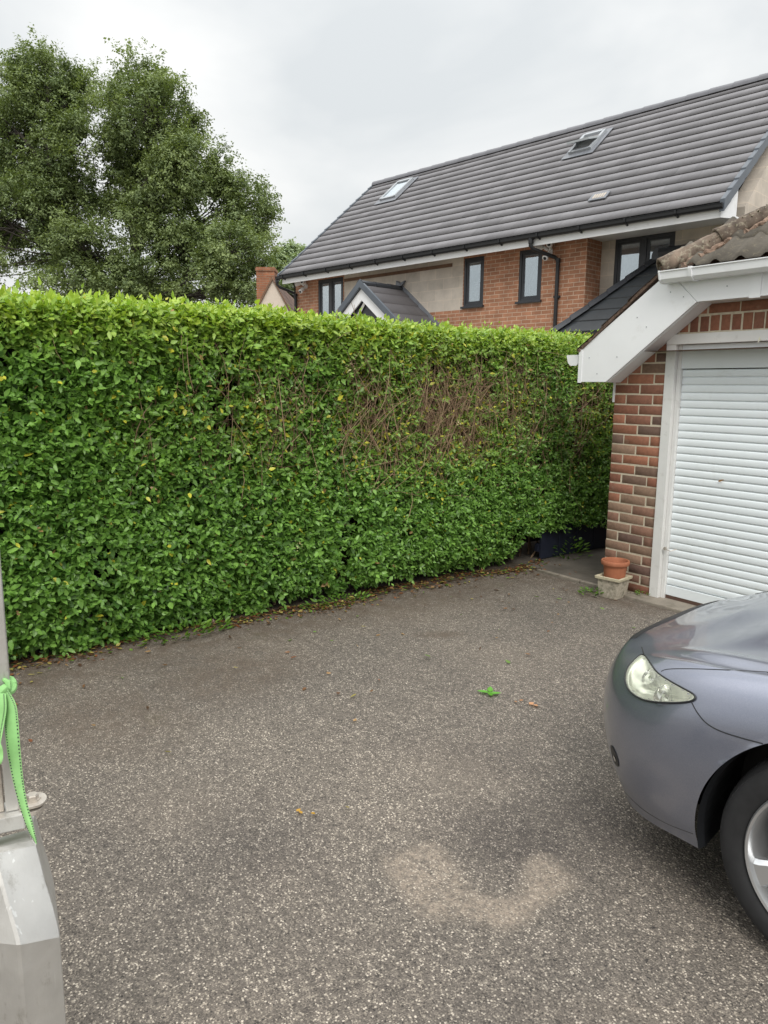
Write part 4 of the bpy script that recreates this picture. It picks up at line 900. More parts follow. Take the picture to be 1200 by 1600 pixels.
# ------------------------------------------------------------------ neighbouring house far left
K = 24.0
def atd(x, y, d=K): r = ray(x, y); return CAM+r/(r@Fv)*d
bl_ = atd(426, 478); nb = empty('neighbour_house', 'cream gabled house with brown tiled roof and tall brick chimney behind the hedge', 'house', (bl_[0], bl_[1], 0), YAW-R(0)+0)
zap = atd(427, 437)[2]; zlow = atd(427, 478)[2]; hwid = (448-405)/2/f_px*K; slp = (zap-zlow)/hwid
wz = 2.2; wW = (zap-wz)/slp; 
m_ = MB(); m_.prism([(-wW, 0, 0), (wW, 0, 0), (wW, 0, wz), (0, 0, zap), (-wW, 0, wz)], (0, .3, 0)); m_.build('gable_wall', M['cream'], nb)
tvn, tfn, tcn_ = [], [], []
for sg in (-1, 1):
    for k in range(14):
        a0 = (wW+.1)*(1-k/14.); a1 = max((wW+.1)*(1-(k+1)/14.)-.02, 0); z0, z1 = zap-a0*slp, zap-a1*slp
        for q_ in range(20):
            y0 = -.05+q_*.28; base = len(tvn); cc_ = np.array([.14, .085, .065])*rng.uniform(.75, 1.25)
            tvn += [(sg*a0, y0, z0+.06), (sg*a0, y0+.275, z0+.06), (sg*a1, y0+.275, z1+.03), (sg*a1, y0, z1+.03), (sg*a0, y0, z0), (sg*a0, y0+.275, z0)]
            f1 = [(base, base+1, base+2, base+3), (base+4, base+5, base+1, base)]; tfn += f1 if sg > 0 else [f[::-1] for f in f1]; tcn_ += [cc_]*6
np_mesh('roof', np.array(tvn), [np.array(tfn)], M['old_tile'], nb, np.array(tcn_))
m_ = MB(); m_.prism([(0, -.07, zap+.07), (-wW-.1, -.07, wz-.03), (-wW-.1, -.07, wz-.15), (0, -.07, zap-.05)], (0, .06, 0)); m_.prism([(0, -.07, zap+.07), (wW+.1, -.07, wz-.03), (wW+.1, -.07, wz-.10), (0, -.07, zap+.0)], (0, .06, 0)); m_.build('barge_board', M['soil_wood'], nb)
ca_, cb_ = atd(395, 412), atd(424, 412); cw = np.linalg.norm(cb_-ca_); cx_ = -((427-409.5)/f_px*K); ct = ca_[2]
m_ = MB(); m_.box(cx_-cw/2, cx_+cw/2, .9, .9+cw*1.1, 0, ct-.12); m_.box(cx_-cw/2-.03, cx_+cw/2+.03, .87, .93+cw*1.1, ct-.12, ct-.04); m_.box(cx_-cw/2-.01, cx_+cw/2+.01, .89, .91+cw*1.1, ct-.04, ct); m_.build('chimney', M['chimney_brick'], nb)

# ------------------------------------------------------------------ trees
def tube_np(pts, rad, seg=6):
    m_ = MB(); m_.tube(pts, rad, seg, False); return m_
def tree(name, label, d, blobs, trunk_px, base_w, nleaf, lf, col_dark, col_light, dthick, puff_r, leaders):
    """crown from irregular lobes; local frame x right, y away"""
    bx, by = trunk_px; b0 = atd(bx, by, d); root = empty(name, label, 'tree', (b0[0], b0[1], 0), YAW, None)
    def loc(px_, py_, dy): p = atd(px_, py_, d+dy)-np.array([b0[0], b0[1], 0]); c, s = math.cos(-YAW), math.sin(-YAW); return np.array([p[0]*c-p[1]*s, p[0]*s+p[1]*c, p[2]])
    br = MB(); z_fork = b0[2]*.8
    puffs = []
    trunk_top = loc(bx, by, 0)
    def ld(pts):
        P3 = [np.array([0, 0, -.2]), np.array([.05, 0, z_fork*.6])]+[loc(x, y, 0)+rng.normal(0, .15, 3) for x, y in pts]; o = []
        for i in range(len(P3)-1): o += [P3[i]+(P3[i+1]-P3[i])*t_+rng.normal(0, .05, 3)*(i > 0) for t_ in (0, .25, .5, .75)]
        return o+[P3[-1]]
    LD = [ld(leaders[0]), ld(leaders[1])]
    for l_ in LD: br.tube(l_, list(np.linspace(base_w*1.25, .05, len(l_))), 10)
    for (cx, cy, rx, ry, npf) in blobs:
        c = loc(cx, cy, rng.uniform(-1, 1)*dthick*.4); sx_ = rx/f_px*d; sz_ = ry/f_px*d; sy_ = min(sx_*1.0, dthick)
        # limb from the fork to the lobe
        lead = LD[0] if cx > 150 else LD[1]; dist = [abs(c[2]-.35*np.hypot(*(c-q)[:2])-1.2-q[2]) for q in lead]; p0 = lead[int(np.argmin(dist))]; mid1 = p0+(c-p0)*.4+np.array([0, 0, .12*np.linalg.norm(c-p0)])+rng.normal(0, .25, 3); tip = c+(c-p0)/np.linalg.norm(c-p0)*sz_*.45
        limb = [p0, p0+(mid1-p0)*.5+rng.normal(0, .12, 3), mid1, mid1+(c-mid1)*.6+rng.normal(0, .2, 3), c, tip]
        lr = base_w*.36; br.tube(limb, [lr, lr*.85, lr*.62, lr*.42, lr*.28, .02], 7)
        for _ in range(npf):
            v_ = rng.normal(size=3); v_ /= np.linalg.norm(v_); r_ = rng.uniform(.35, 1.0)**.55; q_ = c+v_*np.array([sx_, sy_, sz_])*r_
            pr = puff_r*rng.uniform(.55, 1.3); puffs.append((q_, pr))
            # branchlet
            s0 = limb[rng.integers(2, 5)]; mm_ = s0+(q_-s0)*.55+np.array([0, 0, -.05])+rng.normal(0, .12, 3); br.tube([s0, mm_, q_], [.035*d/30, .022*d/30, .01], 4)
    wt = np.array([p_[1]**2 for p_ in puffs]); wt /= wt.sum(); cnt = (wt*nleaf).astype(int); Ps, Cs, Nn = [], [], []
    for (c, r_), n_ in zip(puffs, cnt):
        nsp = max(4, n_//26); dv = norm(rng.normal(size=(nsp, 3))*[1, 1, .8]+[0, 0, .25]); ln_ = r_*rng.uniform(.55, 1.55, (nsp, 1)); si = rng.integers(0, nsp, n_); tt = rng.uniform(.15, 1, (n_, 1))**.7
        o0 = rng.normal(0, r_*.28, (nsp, 3)); v_ = dv[si]; P = c+o0[si]+v_*ln_[si]*tt+rng.normal(0, .075, (n_, 3)); P[:, 2] -= .10*r_*tt[:, 0]**2
        Ps.append(P); tone = rng.uniform(.0, 1.)*.5+.5*rng.uniform(0, 1, (n_, 1)); Cs.append(np.array(col_dark)*(1-tone)+np.array(col_light)*tone); Nn.append(v_*.6+np.array([0, 0, .8])+rng.normal(0, .45, (n_, 3)))
    P = np.concatenate(Ps); C_ = np.concatenate(Cs); Nn = np.concatenate(Nn); n_ = len(P)
    V, F_, C_ = leaves(P, np.cross(Nn, rng.normal(size=(n_, 3)))+np.array([0, 0, -.3]), Nn, rng.uniform(.75, 1.3, n_)*lf, rng.uniform(.45, .7, n_)*lf, C_, False)
    np_mesh('crown', V, F_, M['tree_leaf'], root, C_); br.build('trunk', M['bark'], root, smooth=False)
    return root
big = [(75, 120, 62, 45, 34), (70, 170, 78, 52, 44), (120, 150, 34, 50, 16), (30, 235, 70, 62, 44), (110, 240, 50, 55, 26), (-25, 190, 38, 80, 22), (20, 320, 66, 50, 40), (-40, 360, 60, 80, 26), (95, 315, 55, 45, 32), (215, 125, 55, 36, 28), (235, 175, 72, 56, 46), (275, 215, 44, 60, 26), (215, 240, 62, 55, 38), (290, 275, 52, 55, 36), (185, 305, 58, 40, 28), (250, 340, 58, 40, 32),
       (340, 275, 30, 34, 14), (380, 325, 48, 48, 40), (360, 395, 62, 44, 38), (290, 385, 52, 45, 30), (245, 435, 74, 34, 28), (135, 395, 62, 42, 30), (110, 445, 62, 28, 18), (330, 450, 74, 28, 20), (62, 385, 50, 40, 22), (405, 420, 18, 44, 10), (190, 470, 90, 25, 18), (55, 285, 55, 40, 20)]
big = [(a, b+(8 if b < 200 else 0), c, d, e) for a, b, c, d, e in big]
tree('broadleaf_tree', 'large dark green broadleaf tree rising behind the left of the hedge', 30., big, (212, 470), .30, 300000, .118, (.085, .125, .055), (.29, .36, .15), 3.4, .56, [[(214, 420), (205, 350), (228, 260), (232, 150)], [(160, 430), (105, 350), (80, 260), (75, 130)]])
tree('distant_tree', 'small pale green tree peeping out between the chimney and the house roof', 42., [(462, 396, 17, 13, 14), (442, 416, 14, 14, 12), (475, 420, 20, 16, 12), (450, 440, 26, 20, 14)], (458, 465), .25, 15000, .17, (.20, .28, .17), (.40, .48, .28), 1.6, .45, [[(458, 440), (460, 400)], [(456, 440), (450, 410)]])

# ------------------------------------------------------------------ car
th = R(187.1); ch = np.array([math.cos(th), math.sin(th), 0]); cn = np.array([-ch[1], ch[0], 0]); CO = np.array([-.68, 1.95, 0])-cn*.86
car = empty('car', 'grey metallic saloon car nosing in from the right in front of the garage', 'car', tuple(CO), th)
G = [  # columns front centre -> side -> rear centre; rows bottom -> roof line of the bonnet/deck
 [(.86,0,.19),(.92,0,.30),(.955,0,.42),(.955,0,.53),(.92,0,.61),(.87,0,.655),(.80,0,.70),(.70,0,.745),(.62,0,.785)],
 [(.85,.3,.19),(.91,.3,.30),(.94,.3,.42),(.94,.3,.53),(.905,.3,.61),(.86,.3,.66),(.79,.28,.705),(.69,.2,.75),(.60,0,.788)],
 [(.79,.52,.19),(.845,.53,.30),(.875,.54,.42),(.87,.54,.53),(.835,.54,.61),(.79,.53,.665),(.72,.48,.715),(.60,.35,.765),(.50,0,.80)],
 [(.70,.68,.19),(.745,.70,.30),(.765,.71,.42),(.757,.71,.53),(.725,.70,.61),(.68,.67,.68),(.60,.60,.738),(.47,.42,.79),(.38,0,.825)],
 [(.58,.78,.20),(.60,.81,.30),(.61,.825,.42),(.605,.82,.53),(.575,.80,.625),(.53,.75,.71),(.45,.675,.768),(.33,.42,.82),(.24,0,.85)],
 [(.38,.84,.22),(.38,.865,.30),(.38,.88,.42),(.38,.878,.53),(.36,.855,.66),(.33,.795,.745),(.25,.70,.795),(.15,.4,.85),(.08,0,.875)],
 [(0,.86,.20),(0,.88,.30),(0,.885,.42),(0,.887,.55),(0,.87,.70),(0,.81,.79),(-.03,.71,.838),(-.10,.4,.885),(-.12,0,.90)],
 [(-.5,.86,.20),(-.5,.88,.30),(-.5,.89,.42),(-.5,.89,.58),(-.5,.875,.74),(-.5,.82,.85),(-.5,.72,.89),(-.5,.4,.935),(-.5,0,.945)],
 [(-1.3,.86,.20),(-1.3,.885,.30),(-1.3,.895,.42),(-1.3,.895,.60),(-1.3,.88,.77),(-1.3,.83,.90),(-1.3,.74,.93),(-1.3,.4,.94),(-1.3,0,.945)],
 [(-2.2,.86,.20),(-2.2,.885,.30),(-2.2,.895,.42),(-2.2,.895,.60),(-2.2,.88,.78),(-2.2,.83,.92),(-2.2,.74,.95),(-2.2,.4,.96),(-2.2,0,.965)],
 [(-2.8,.85,.22),(-2.8,.875,.32),(-2.8,.885,.44),(-2.8,.885,.62),(-2.8,.865,.80),(-2.8,.80,.93),(-2.8,.71,.97),(-2.8,.4,.99),(-2.8,0,.995)],
 [(-3.3,.76,.26),(-3.35,.79,.36),(-3.37,.80,.46),(-3.37,.80,.62),(-3.35,.78,.80),(-3.30,.72,.93),(-3.2,.62,.98),(-3.12,.4,1.0),(-3.1,0,1.0)],
 [(-3.45,.5,.28),(-3.52,.52,.38),(-3.55,.52,.48),(-3.55,.52,.62),(-3.52,.50,.80),(-3.46,.47,.94),(-3.36,.42,.99),(-3.25,.25,1.0),(-3.2,0,1.0)],
 [(-3.5,0,.28),(-3.57,0,.38),(-3.60,0,.48),(-3.60,0,.62),(-3.57,0,.80),(-3.50,0,.94),(-3.40,0,.99),(-3.3,0,1.0),(-3.25,0,1.0)]]
G = np.array(G, float)
for i_ in range(8):
    G[i_, 8, 2] -= (.03, .03, .035, .045, .055, .062, .06, .03)[i_]; G[i_, 7, 2] -= (.02, .02, .028, .038, .05, .058, .055, .025)[i_]; G[i_, 6, 2] -= (.01, .01, .012, .018, .022, .025, .022, .01)[i_]
G[:5, :, 0] -= .012
for i_ in range(4, 8):
    G[i_, 8, 2] -= (.02, .035, .04, .03)[i_-4]; G[i_, 7, 2] -= (.02, .035, .04, .025)[i_-4]; G[i_, 6, 2] -= (0, .008, .012, .01)[i_-4]
for i_, dz_ in enumerate((.036, .036, .032, .018, .006)):
    G[i_, 5, 2] -= dz_*.7; G[i_, 6:, 2] -= dz_
def cr_w(t): return np.array([-.5*t+t*t-.5*t**3, 1-2.5*t*t+1.5*t**3, .5*t+2*t*t-1.5*t**3, -.5*t*t+.5*t**3])
def mir(i):     # mirrored column access across the centre planes
    n_ = len(G)
    if i < 0: g_ = G[-i].copy(); g_[:, 1] *= -1; return g_
    if i >= n_: g_ = G[2*(n_-1)-i].copy(); g_[:, 1] *= -1; return g_
    return G[i]
def surf(u, v):
    i = min(int(u), len(G)-2); t = u-i; wu = cr_w(t); colu = sum(wu[k]*mir(i-1+k) for k in range(4))
    j = min(int(v), G.shape[1]-2); s_ = v-j; wv_ = cr_w(s_)
    def rw(jj):
        if jj < 0: return 2*colu[0]-colu[1]
        if jj >= len(colu): c_ = colu[-2].copy(); c_[1] *= -1; return c_
        return colu[jj]
    p = sum(wv_[k]*rw(j-1+k) for k in range(4))
    # bonnet edge swage and fender crown crease
    fade = np.clip((u-2.6)/.8, 0, 1)*np.clip((8.-u)/.8, 0, 1)
    p = p+np.array([0, 0, 1.])*(.010*math.exp(-((v-6.25)/.16)**2)-.006*math.exp(-((v-5.85)/.2)**2)+.006*math.exp(-((v-5.45)/.12)**2))*fade
    return p
us_ = np.concatenate([np.linspace(0, 8, 8*16+1), np.linspace(8, 13, 5*9+1)[1:]]); vs_2 = np.linspace(0, 8, 8*12+1)
SP = np.array([[surf(u, v) for v in vs_2] for u in us_]); nu, nv = SP.shape[:2]
AR = .372; axles = [(0., .312), (-2.62, .312)]
def arch_mesh(sgn):
    P = SP.reshape(-1, 3).copy(); idx = np.arange(nu*nv).reshape(nu, nv); Qd = np.stack([idx[:-1, :-1], idx[1:, :-1], idx[1:, 1:], idx[:-1, 1:]], -1).reshape(-1, 4)
    inside = np.zeros(len(P), bool)
    for ax, az in axles: inside |= (np.hypot(P[:, 0]-ax, P[:, 2]-az) < AR) & (np.abs(P[:, 1]) > .5)
    keep = ~inside[Qd].all(1); Qd = Qd[keep]
    for ax, az in axles:
        d = np.hypot(P[:, 0]-ax, P[:, 2]-az); m_ = (d < AR) & (np.abs(P[:, 1]) > .5); k = AR/np.maximum(d, 1e-6)
        P[m_, 0] = ax+(P[m_, 0]-ax)*k[m_]; P[m_, 2] = az+(P[m_, 2]-az)*k[m_]
    P[:, 2] = np.where(inside & (P[:, 2] < .19), .19, P[:, 2])
    used = np.unique(Qd); rm = -np.ones(len(P), int); rm[used] = np.arange(len(used)); Qd = rm[Qd]; P = P[used]
    if sgn < 0: P = P*[1, -1, 1]; Qd = Qd[:, ::-1]
    return P, Qd
P1, Q1 = arch_mesh(1); P2, Q2 = arch_mesh(-1); PB = np.concatenate([P1, P2]); QB = np.concatenate([Q1, Q2+len(P1)])
# raycast helper on body in world space
def l2w(P): P = np.asarray(P); return CO+P[..., 0:1]*ch+P[..., 1:2]*cn+P[..., 2:3]*ZU
def w2l(p): d = np.asarray(p)-CO; return np.array([d@ch, d@cn, d[2]])
WB = l2w(P1); bvh = BVHTree.FromPolygons([tuple(p) for p in WB], [tuple(int(i) for i in q) for q in Q1])
def hit(px_, py_):
    r = ray(px_, py_); r = r/np.linalg.norm(r); loc, nrm, i, d = bvh.ray_cast(Vector(CAM), Vector(r))
    if loc is None: return None, None
    nl = np.array([np.dot(nrm, ch), np.dot(nrm, cn), nrm[2]]); 
    if np.dot(np.array(nrm), r) > 0: nl = -nl
    return w2l(np.array(loc)), nl
HLP = [(1007, 1024), (1000, 1025), (988, 1036), (980, 1048), (978, 1064), (983, 1078), (994, 1088), (1010, 1095), (1030, 1098), (1055, 1099), (1078, 1097), (1087, 1092), (1084, 1085), (1070, 1077), (1050, 1066), (1030, 1053), (1020, 1041), (1012, 1029)]
hc = np.array([1024., 1074.])
def cat_closed(pts, k=3):
    pts = np.array(pts, float); n_ = len(pts); o = []
    for i in range(n_):
        for s_ in range(k): w = cr_w(s_/k); o.append(sum(w[j]*pts[(i-1+j) % n_] for j in range(4)))
    return np.array(o)
ring = cat_closed(HLP); HR = [0., .25, .5, .68, .80, .875, .88, .94, 1.0]
grid = []; ok = True
for s_ in HR: grid.append([hit(*(hc+(q-hc)*s_)) for q in ring])
if any(g_[0] is None for r_ in grid for g_ in r_): print('headlight misses', sum(g_[0] is None for r_ in grid for g_ in r_)); ok = False
# remove body faces under the lens
def face_in(P, Q):
    c = l2w(P[Q].mean(1)); x, y = np.array([proj(p) for p in c]).T; poly = [tuple(hc+(np.array(q)-hc)*.90) for q in ring]; return in_poly(x, y, poly) & (P[Q].mean(1)[:, 1] > 0) & (P[Q].mean(1)[:, 0] > .2) & (P[Q].mean(1)[:, 2] > .45)
k1 = ~face_in(P1, Q1) if ok else np.ones(len(Q1), bool)
QB = np.concatenate([Q1[k1], Q2[k1]+len(P1)])
body = np_mesh('body', PB, [QB], M['paint'], car, None, True)
bm = bmesh.new(); bm.from_mesh(body.data); bmesh.ops.remove_doubles(bm, verts=bm.verts, dist=1e-4)
bmesh.ops.recalc_face_normals(bm, faces=bm.faces); bm.to_mesh(body.data); bm.free()
def headlight(sgn):
    n_ = len(ring); A = np.array([[g_[0] for g_ in r_] for r_ in grid]); Nl = np.array([[g_[1] for g_ in r_] for r_ in grid]); avg = Nl.mean((0, 1)); avg /= np.linalg.norm(avg)
    mm = np.array([1, sgn, 1.])
    def shell(off, name, mat, par, smooth=True):
        V = np.array([[A[i, k]+avg*off(HR[i], k) for k in range(n_)] for i in range(len(HR))])*mm; V = V.reshape(-1, 3)
        Qh = np.array([[i*n_+k, (i+1)*n_+k, (i+1)*n_+(k+1) % n_, i*n_+(k+1) % n_] for i in range(len(HR)-1) for k in range(n_)])
        return np_mesh(name, V, [Qh if sgn > 0 else Qh[:, ::-1]], mat, par, None, smooth)
    lens = shell(lambda s_, k: .0035+.003*(1-s_**6), 'headlight', M['lens'], car)
    shell(lambda s_, k: (.0012 if s_ > .877 else -.045*(1-(s_/.876)**2)-.004+.004*math.sin(k*1.1)*(1-s_)), 'reflector', M['reflector'], lens)
    c = A[0, 0]*mm; av = avg*mm
    for dx, r_ in (((-.03, .03, .0), .034), ((.05, -.05, .008), .028)):
        p_ = c+np.array(dx)*mm; k_ = MB(); k_.tube([p_-av*.04, p_-av*.012], [r_*.6, r_], 20, False); k_.tube([p_-av*.035, p_-av*.018], [.012, .006], 12); k_.build('bulb_housing', M['chrome'], lens, smooth=True)
    k_ = MB(); pr = A[-1]*mm+av*.003; k_.tube([tuple(p) for p in pr]+[tuple(pr[0])], .0030, 6, False); k_.build('lens_seal', M['black'], lens, smooth=True)
if ok: headlight(1); headlight(-1)
def seam(pts, name='panel_seam', r_=.0022, mat='black', n_=40, off=-.0004):
    pts = np.array(pts, float); o = []
    for t in np.linspace(0, len(pts)-1.001, n_):
        i = int(t); w = cr_w(t-i); q = sum(w[j]*pts[min(max(i-1+j, 0), len(pts)-1)] for j in range(4)); h_, nl = hit(*q)
        if h_ is not None: o.append(h_+nl*off)
    if len(o) < 3: return
    for sg in (1, -1): k_ = MB(); k_.tube([(p[0], p[1]*sg, p[2]) for p in o], r_, 6); k_.build(name, M[mat], car, smooth=True)
seam([(1081, 1098), (1090, 1114), (1104, 1130), (1125, 1142), (1155, 1152), (1192, 1162)])
seam([(1003, 1011), (1006, 1022)])
seam([(966, 1226), (1000, 1261), (1040, 1286), (1083, 1303)], r_=.0012)
def hit_patch(poly, name, mat, off, mirror=True):
    pl_ = cat_closed(poly, 3); c_ = pl_.mean(0); A = [hit(*(c_+(q-c_)*s_)) for s_ in (0.01, .5, 1.) for q in pl_]
    if any(a[0] is None for a in A): print('patch miss', name); return
    n_ = len(pl_); P = np.array([a[0]+a[1]*off for a in A])
    for sg in (1, -1):
        Qp = np.array([[i*n_+k, (i+1)*n_+k, (i+1)*n_+(k+1) % n_, i*n_+(k+1) % n_] for i in range(2) for k in range(n_)]); np_mesh(name, P*[1, sg, 1], [Qp if sg > 0 else Qp[:, ::-1]], mat, car)
hit_patch([(955, 1164), (960, 1170), (966, 1186), (967, 1198), (961, 1192), (956, 1176)], 'fog_lamp_recess', M['black'], .002)
hit_patch([(959.5, 1180), (962.5, 1184), (963.5, 1190), (961, 1187)], 'fog_lamp', M['chrome'], .0035)
# bonnet shut line running back from the lamp
seam([(1033, 1049), (1045, 1045.5), (1080, 1045), (1140, 1047), (1199, 1050)], r_=.0018)
hl, _ = hit(1198, 1050); cand = [(np.linalg.norm(surf(u, v)-hl), u, v) for u in np.linspace(4.5, 6.5, 60) for v in np.linspace(4.9, 6.2, 60)]; _, u_s, v_s = min(cand); k0 = [surf(u, v_s+(5.6-v_s)*(u-u_s)/(7.2-u_s)) for u in np.linspace(u_s, 7.2, 30)]
for sg in (1, -1): k_ = MB(); k_.tube([(p[0], p[1]*sg, p[2]+.0002) for p in k0], .0018, 6); k_.build('panel_seam', M['black'], car, smooth=True)
# doors shut lines
for sg in (1, -1):
    for uu in (7.05, 8.35, 9.3):
        pts = [surf(uu, v) for v in np.linspace(.6, 5.3, 30)]; k_ = MB(); k_.tube([(p[0], p[1]*sg, p[2]) for p in pts], .003, 5); k_.build('panel_seam', M['black'], car, smooth=True)
# wheel arches: lips and liners
for ax, az in axles:
    for sg in (1, -1):
        k_ = MB(); vs, fs = [], []; nA = 40; ang = np.linspace(-.24, math.pi+.24, nA)
        for a in ang:
            x, z = ax+AR*math.cos(a), az+AR*math.sin(a); yy = .868 if ax == 0 else .872
            front = np.clip((x-ax-.15)/.25, 0, 1) if ax == 0 else 0
            yo = yy-.018*front; vs += [(x, sg*(yo), z), (ax+(AR-.008)*math.cos(a), sg*(yo-.03), az+(AR-.008)*math.sin(a)), (ax+(AR+.012)*math.cos(a), sg*.50, az+(AR+.012)*math.sin(a))]
        for i in range(nA-1):
            for j in range(2): q_ = (i*3+j, (i+1)*3+j, (i+1)*3+j+1, i*3+j+1); fs.append(q_ if sg > 0 else q_[::-1])
        k_.add(vs, fs); k_.add([(ax, sg*.499, az)]+[(ax+(AR+.012)*math.cos(a), sg*.499, az+(AR+.012)*math.sin(a)) for a in ang], [(0, i+1, i+2) for i in range(nA-1)]); k_.build('wheel_arch_liner', M['black'], car)
# under tray, grille, intake, plate, fog lamp
k_ = MB(); k_.box(-3.4, .38-.02, -.49, .49, .21, .26); k_.box(.34, .60, -.60, .60, .195, .215); k_.build('under_tray', M['black'], car)
def patch(u0, u1, v0, v1, off, name, mat, mirror=False, par=None):
    U = np.linspace(u0, u1, 14); Vv = np.linspace(v0, v1, 8); k_ = MB(); P = np.array([[surf(u, v) for v in Vv] for u in U])
    for sg in ((1, -1)):
        k2 = MB(); A = (P+np.array([off, 0, 0]))*[1, sg, 1]; k2.add(A.reshape(-1, 3), [(i*8+j, (i+1)*8+j, (i+1)*8+j+1, i*8+j+1) for i in range(13) for j in range(7)])
        if mirror: k2.build(name, mat, par or car)
        else: b_ = len(k_.v); k_.v += k2.v; k_.f += [tuple(b_+i for i in f) for f in k2.f]; k_.m += k2.m
    if not mirror: return k_.build(name, mat, par or car)
patch(0, 1.3, 4.25, 4.95, .004, 'grille', M['black']); patch(0, 1.6, .5, 1.5, .004, 'lower_intake', M['black']); patch(0, .85, 2.1, 3.2, .012, 'number_plate', M['upvc'])
# glasshouse
GH = [[(-.42,.0,.945),(-.44,.45,.94),(-.52,.74,.90)],[(-.85,.0,1.18),(-.87,.42,1.175),(-.95,.68,1.13)],[(-1.25,0,1.375),(-1.27,.38,1.365),(-1.38,.58,1.31)],[(-1.7,0,1.42),(-1.7,.38,1.41),(-1.7,.59,1.345)],[(-2.2,0,1.40),(-2.2,.38,1.39),(-2.2,.58,1.325)],[(-2.6,0,1.22),(-2.62,.40,1.21),(-2.62,.62,1.15)],[(-3.05,0,.995),(-3.05,.45,.99),(-2.95,.70,.94)]]
k_ = MB(); 
for sg in (1, -1):
    vs = [(x, y*sg, z) for r_ in GH[:3] for x, y, z in r_]; k_.add(vs, [(i*3+j, (i+1)*3+j, (i+1)*3+j+1, i*3+j+1) if sg < 0 else (i*3+j, i*3+j+1, (i+1)*3+j+1, (i+1)*3+j) for i in range(2) for j in range(2)])
k_.build('windscreen', M['car_glass'], car, smooth=True)
k_ = MB(); 
for sg in (1, -1):
    vs = [(x, y*sg, z) for r_ in GH[4:] for x, y, z in r_]; k_.add(vs, [(i*3+j, i*3+j+1, (i+1)*3+j+1, (i+1)*3+j) for i in range(2) for j in range(2)])
k_.build('rear_window', M['car_glass'], car, smooth=True)
k_ = MB()
for sg in (1, -1):
    vs = [(x, y*sg, z) for r_ in GH[2:5] for x, y, z in r_]; k_.add(vs, [(i*3+j, i*3+j+1, (i+1)*3+j+1, (i+1)*3+j) for i in range(2) for j in range(2)])
k_.build('roof', M['paint'], car, smooth=True)
for sg in (1, -1):
    k_ = MB(); top = [r_[2] for r_ in GH]; n_ = len(top); vs = [(x, (y+.003)*sg, z) for x, y, z in top]+[(x, (.765 if 0 < i < n_-1 else y+.01)*sg, .925) for i, (x, y, z) in enumerate(top)]
    k_.add(vs, [(i, i+1, n_+i+1, n_+i) for i in range(n_-1)]); k_.build('side_window', M['car_glass'], car)
    k_ = MB(); k_.tube([(x, y*sg, z) for x, y, z in top], .03, 8); k_.tube([(-1.62, .765*sg, .92), (-1.62, .595*sg, 1.335)], .04, 6); k_.build('roof_pillar', M['paint'], car, smooth=True)
    k_ = MB(); k_.lathe([(0, -.06), (.06, -.05), (.085, 0), (.06, .05), (0, .06)], (-.72, .98*sg, .98), 'y', 16); k_.tube([(-.72, .80*sg, .93), (-.72, .95*sg, .96)], .025, 8); k_.build('door_mirror', M['paint'], car, smooth=True)
    k_ = MB(); k_.tube([(-1.32, .905*sg, .80), (-1.36, .93*sg, .80), (-1.50, .93*sg, .80), (-1.54, .905*sg, .80)], .012, 8); k_.build('door_handle', M['paint'], car, smooth=True)
    k_ = MB(); k_.tube([(-3.37, .72*sg, .80), (-3.42, .62*sg, .82), (-3.50, .50*sg, .82)], .06, 10); k_.build('tail_light', plain('tail_red', (.35, .01, .01), .2), car, smooth=True)
k_ = MB(); k_.box(-2.9, -.55, -.70, .70, .5, .9); k_.build('cabin_interior', M['dark_void'], car)
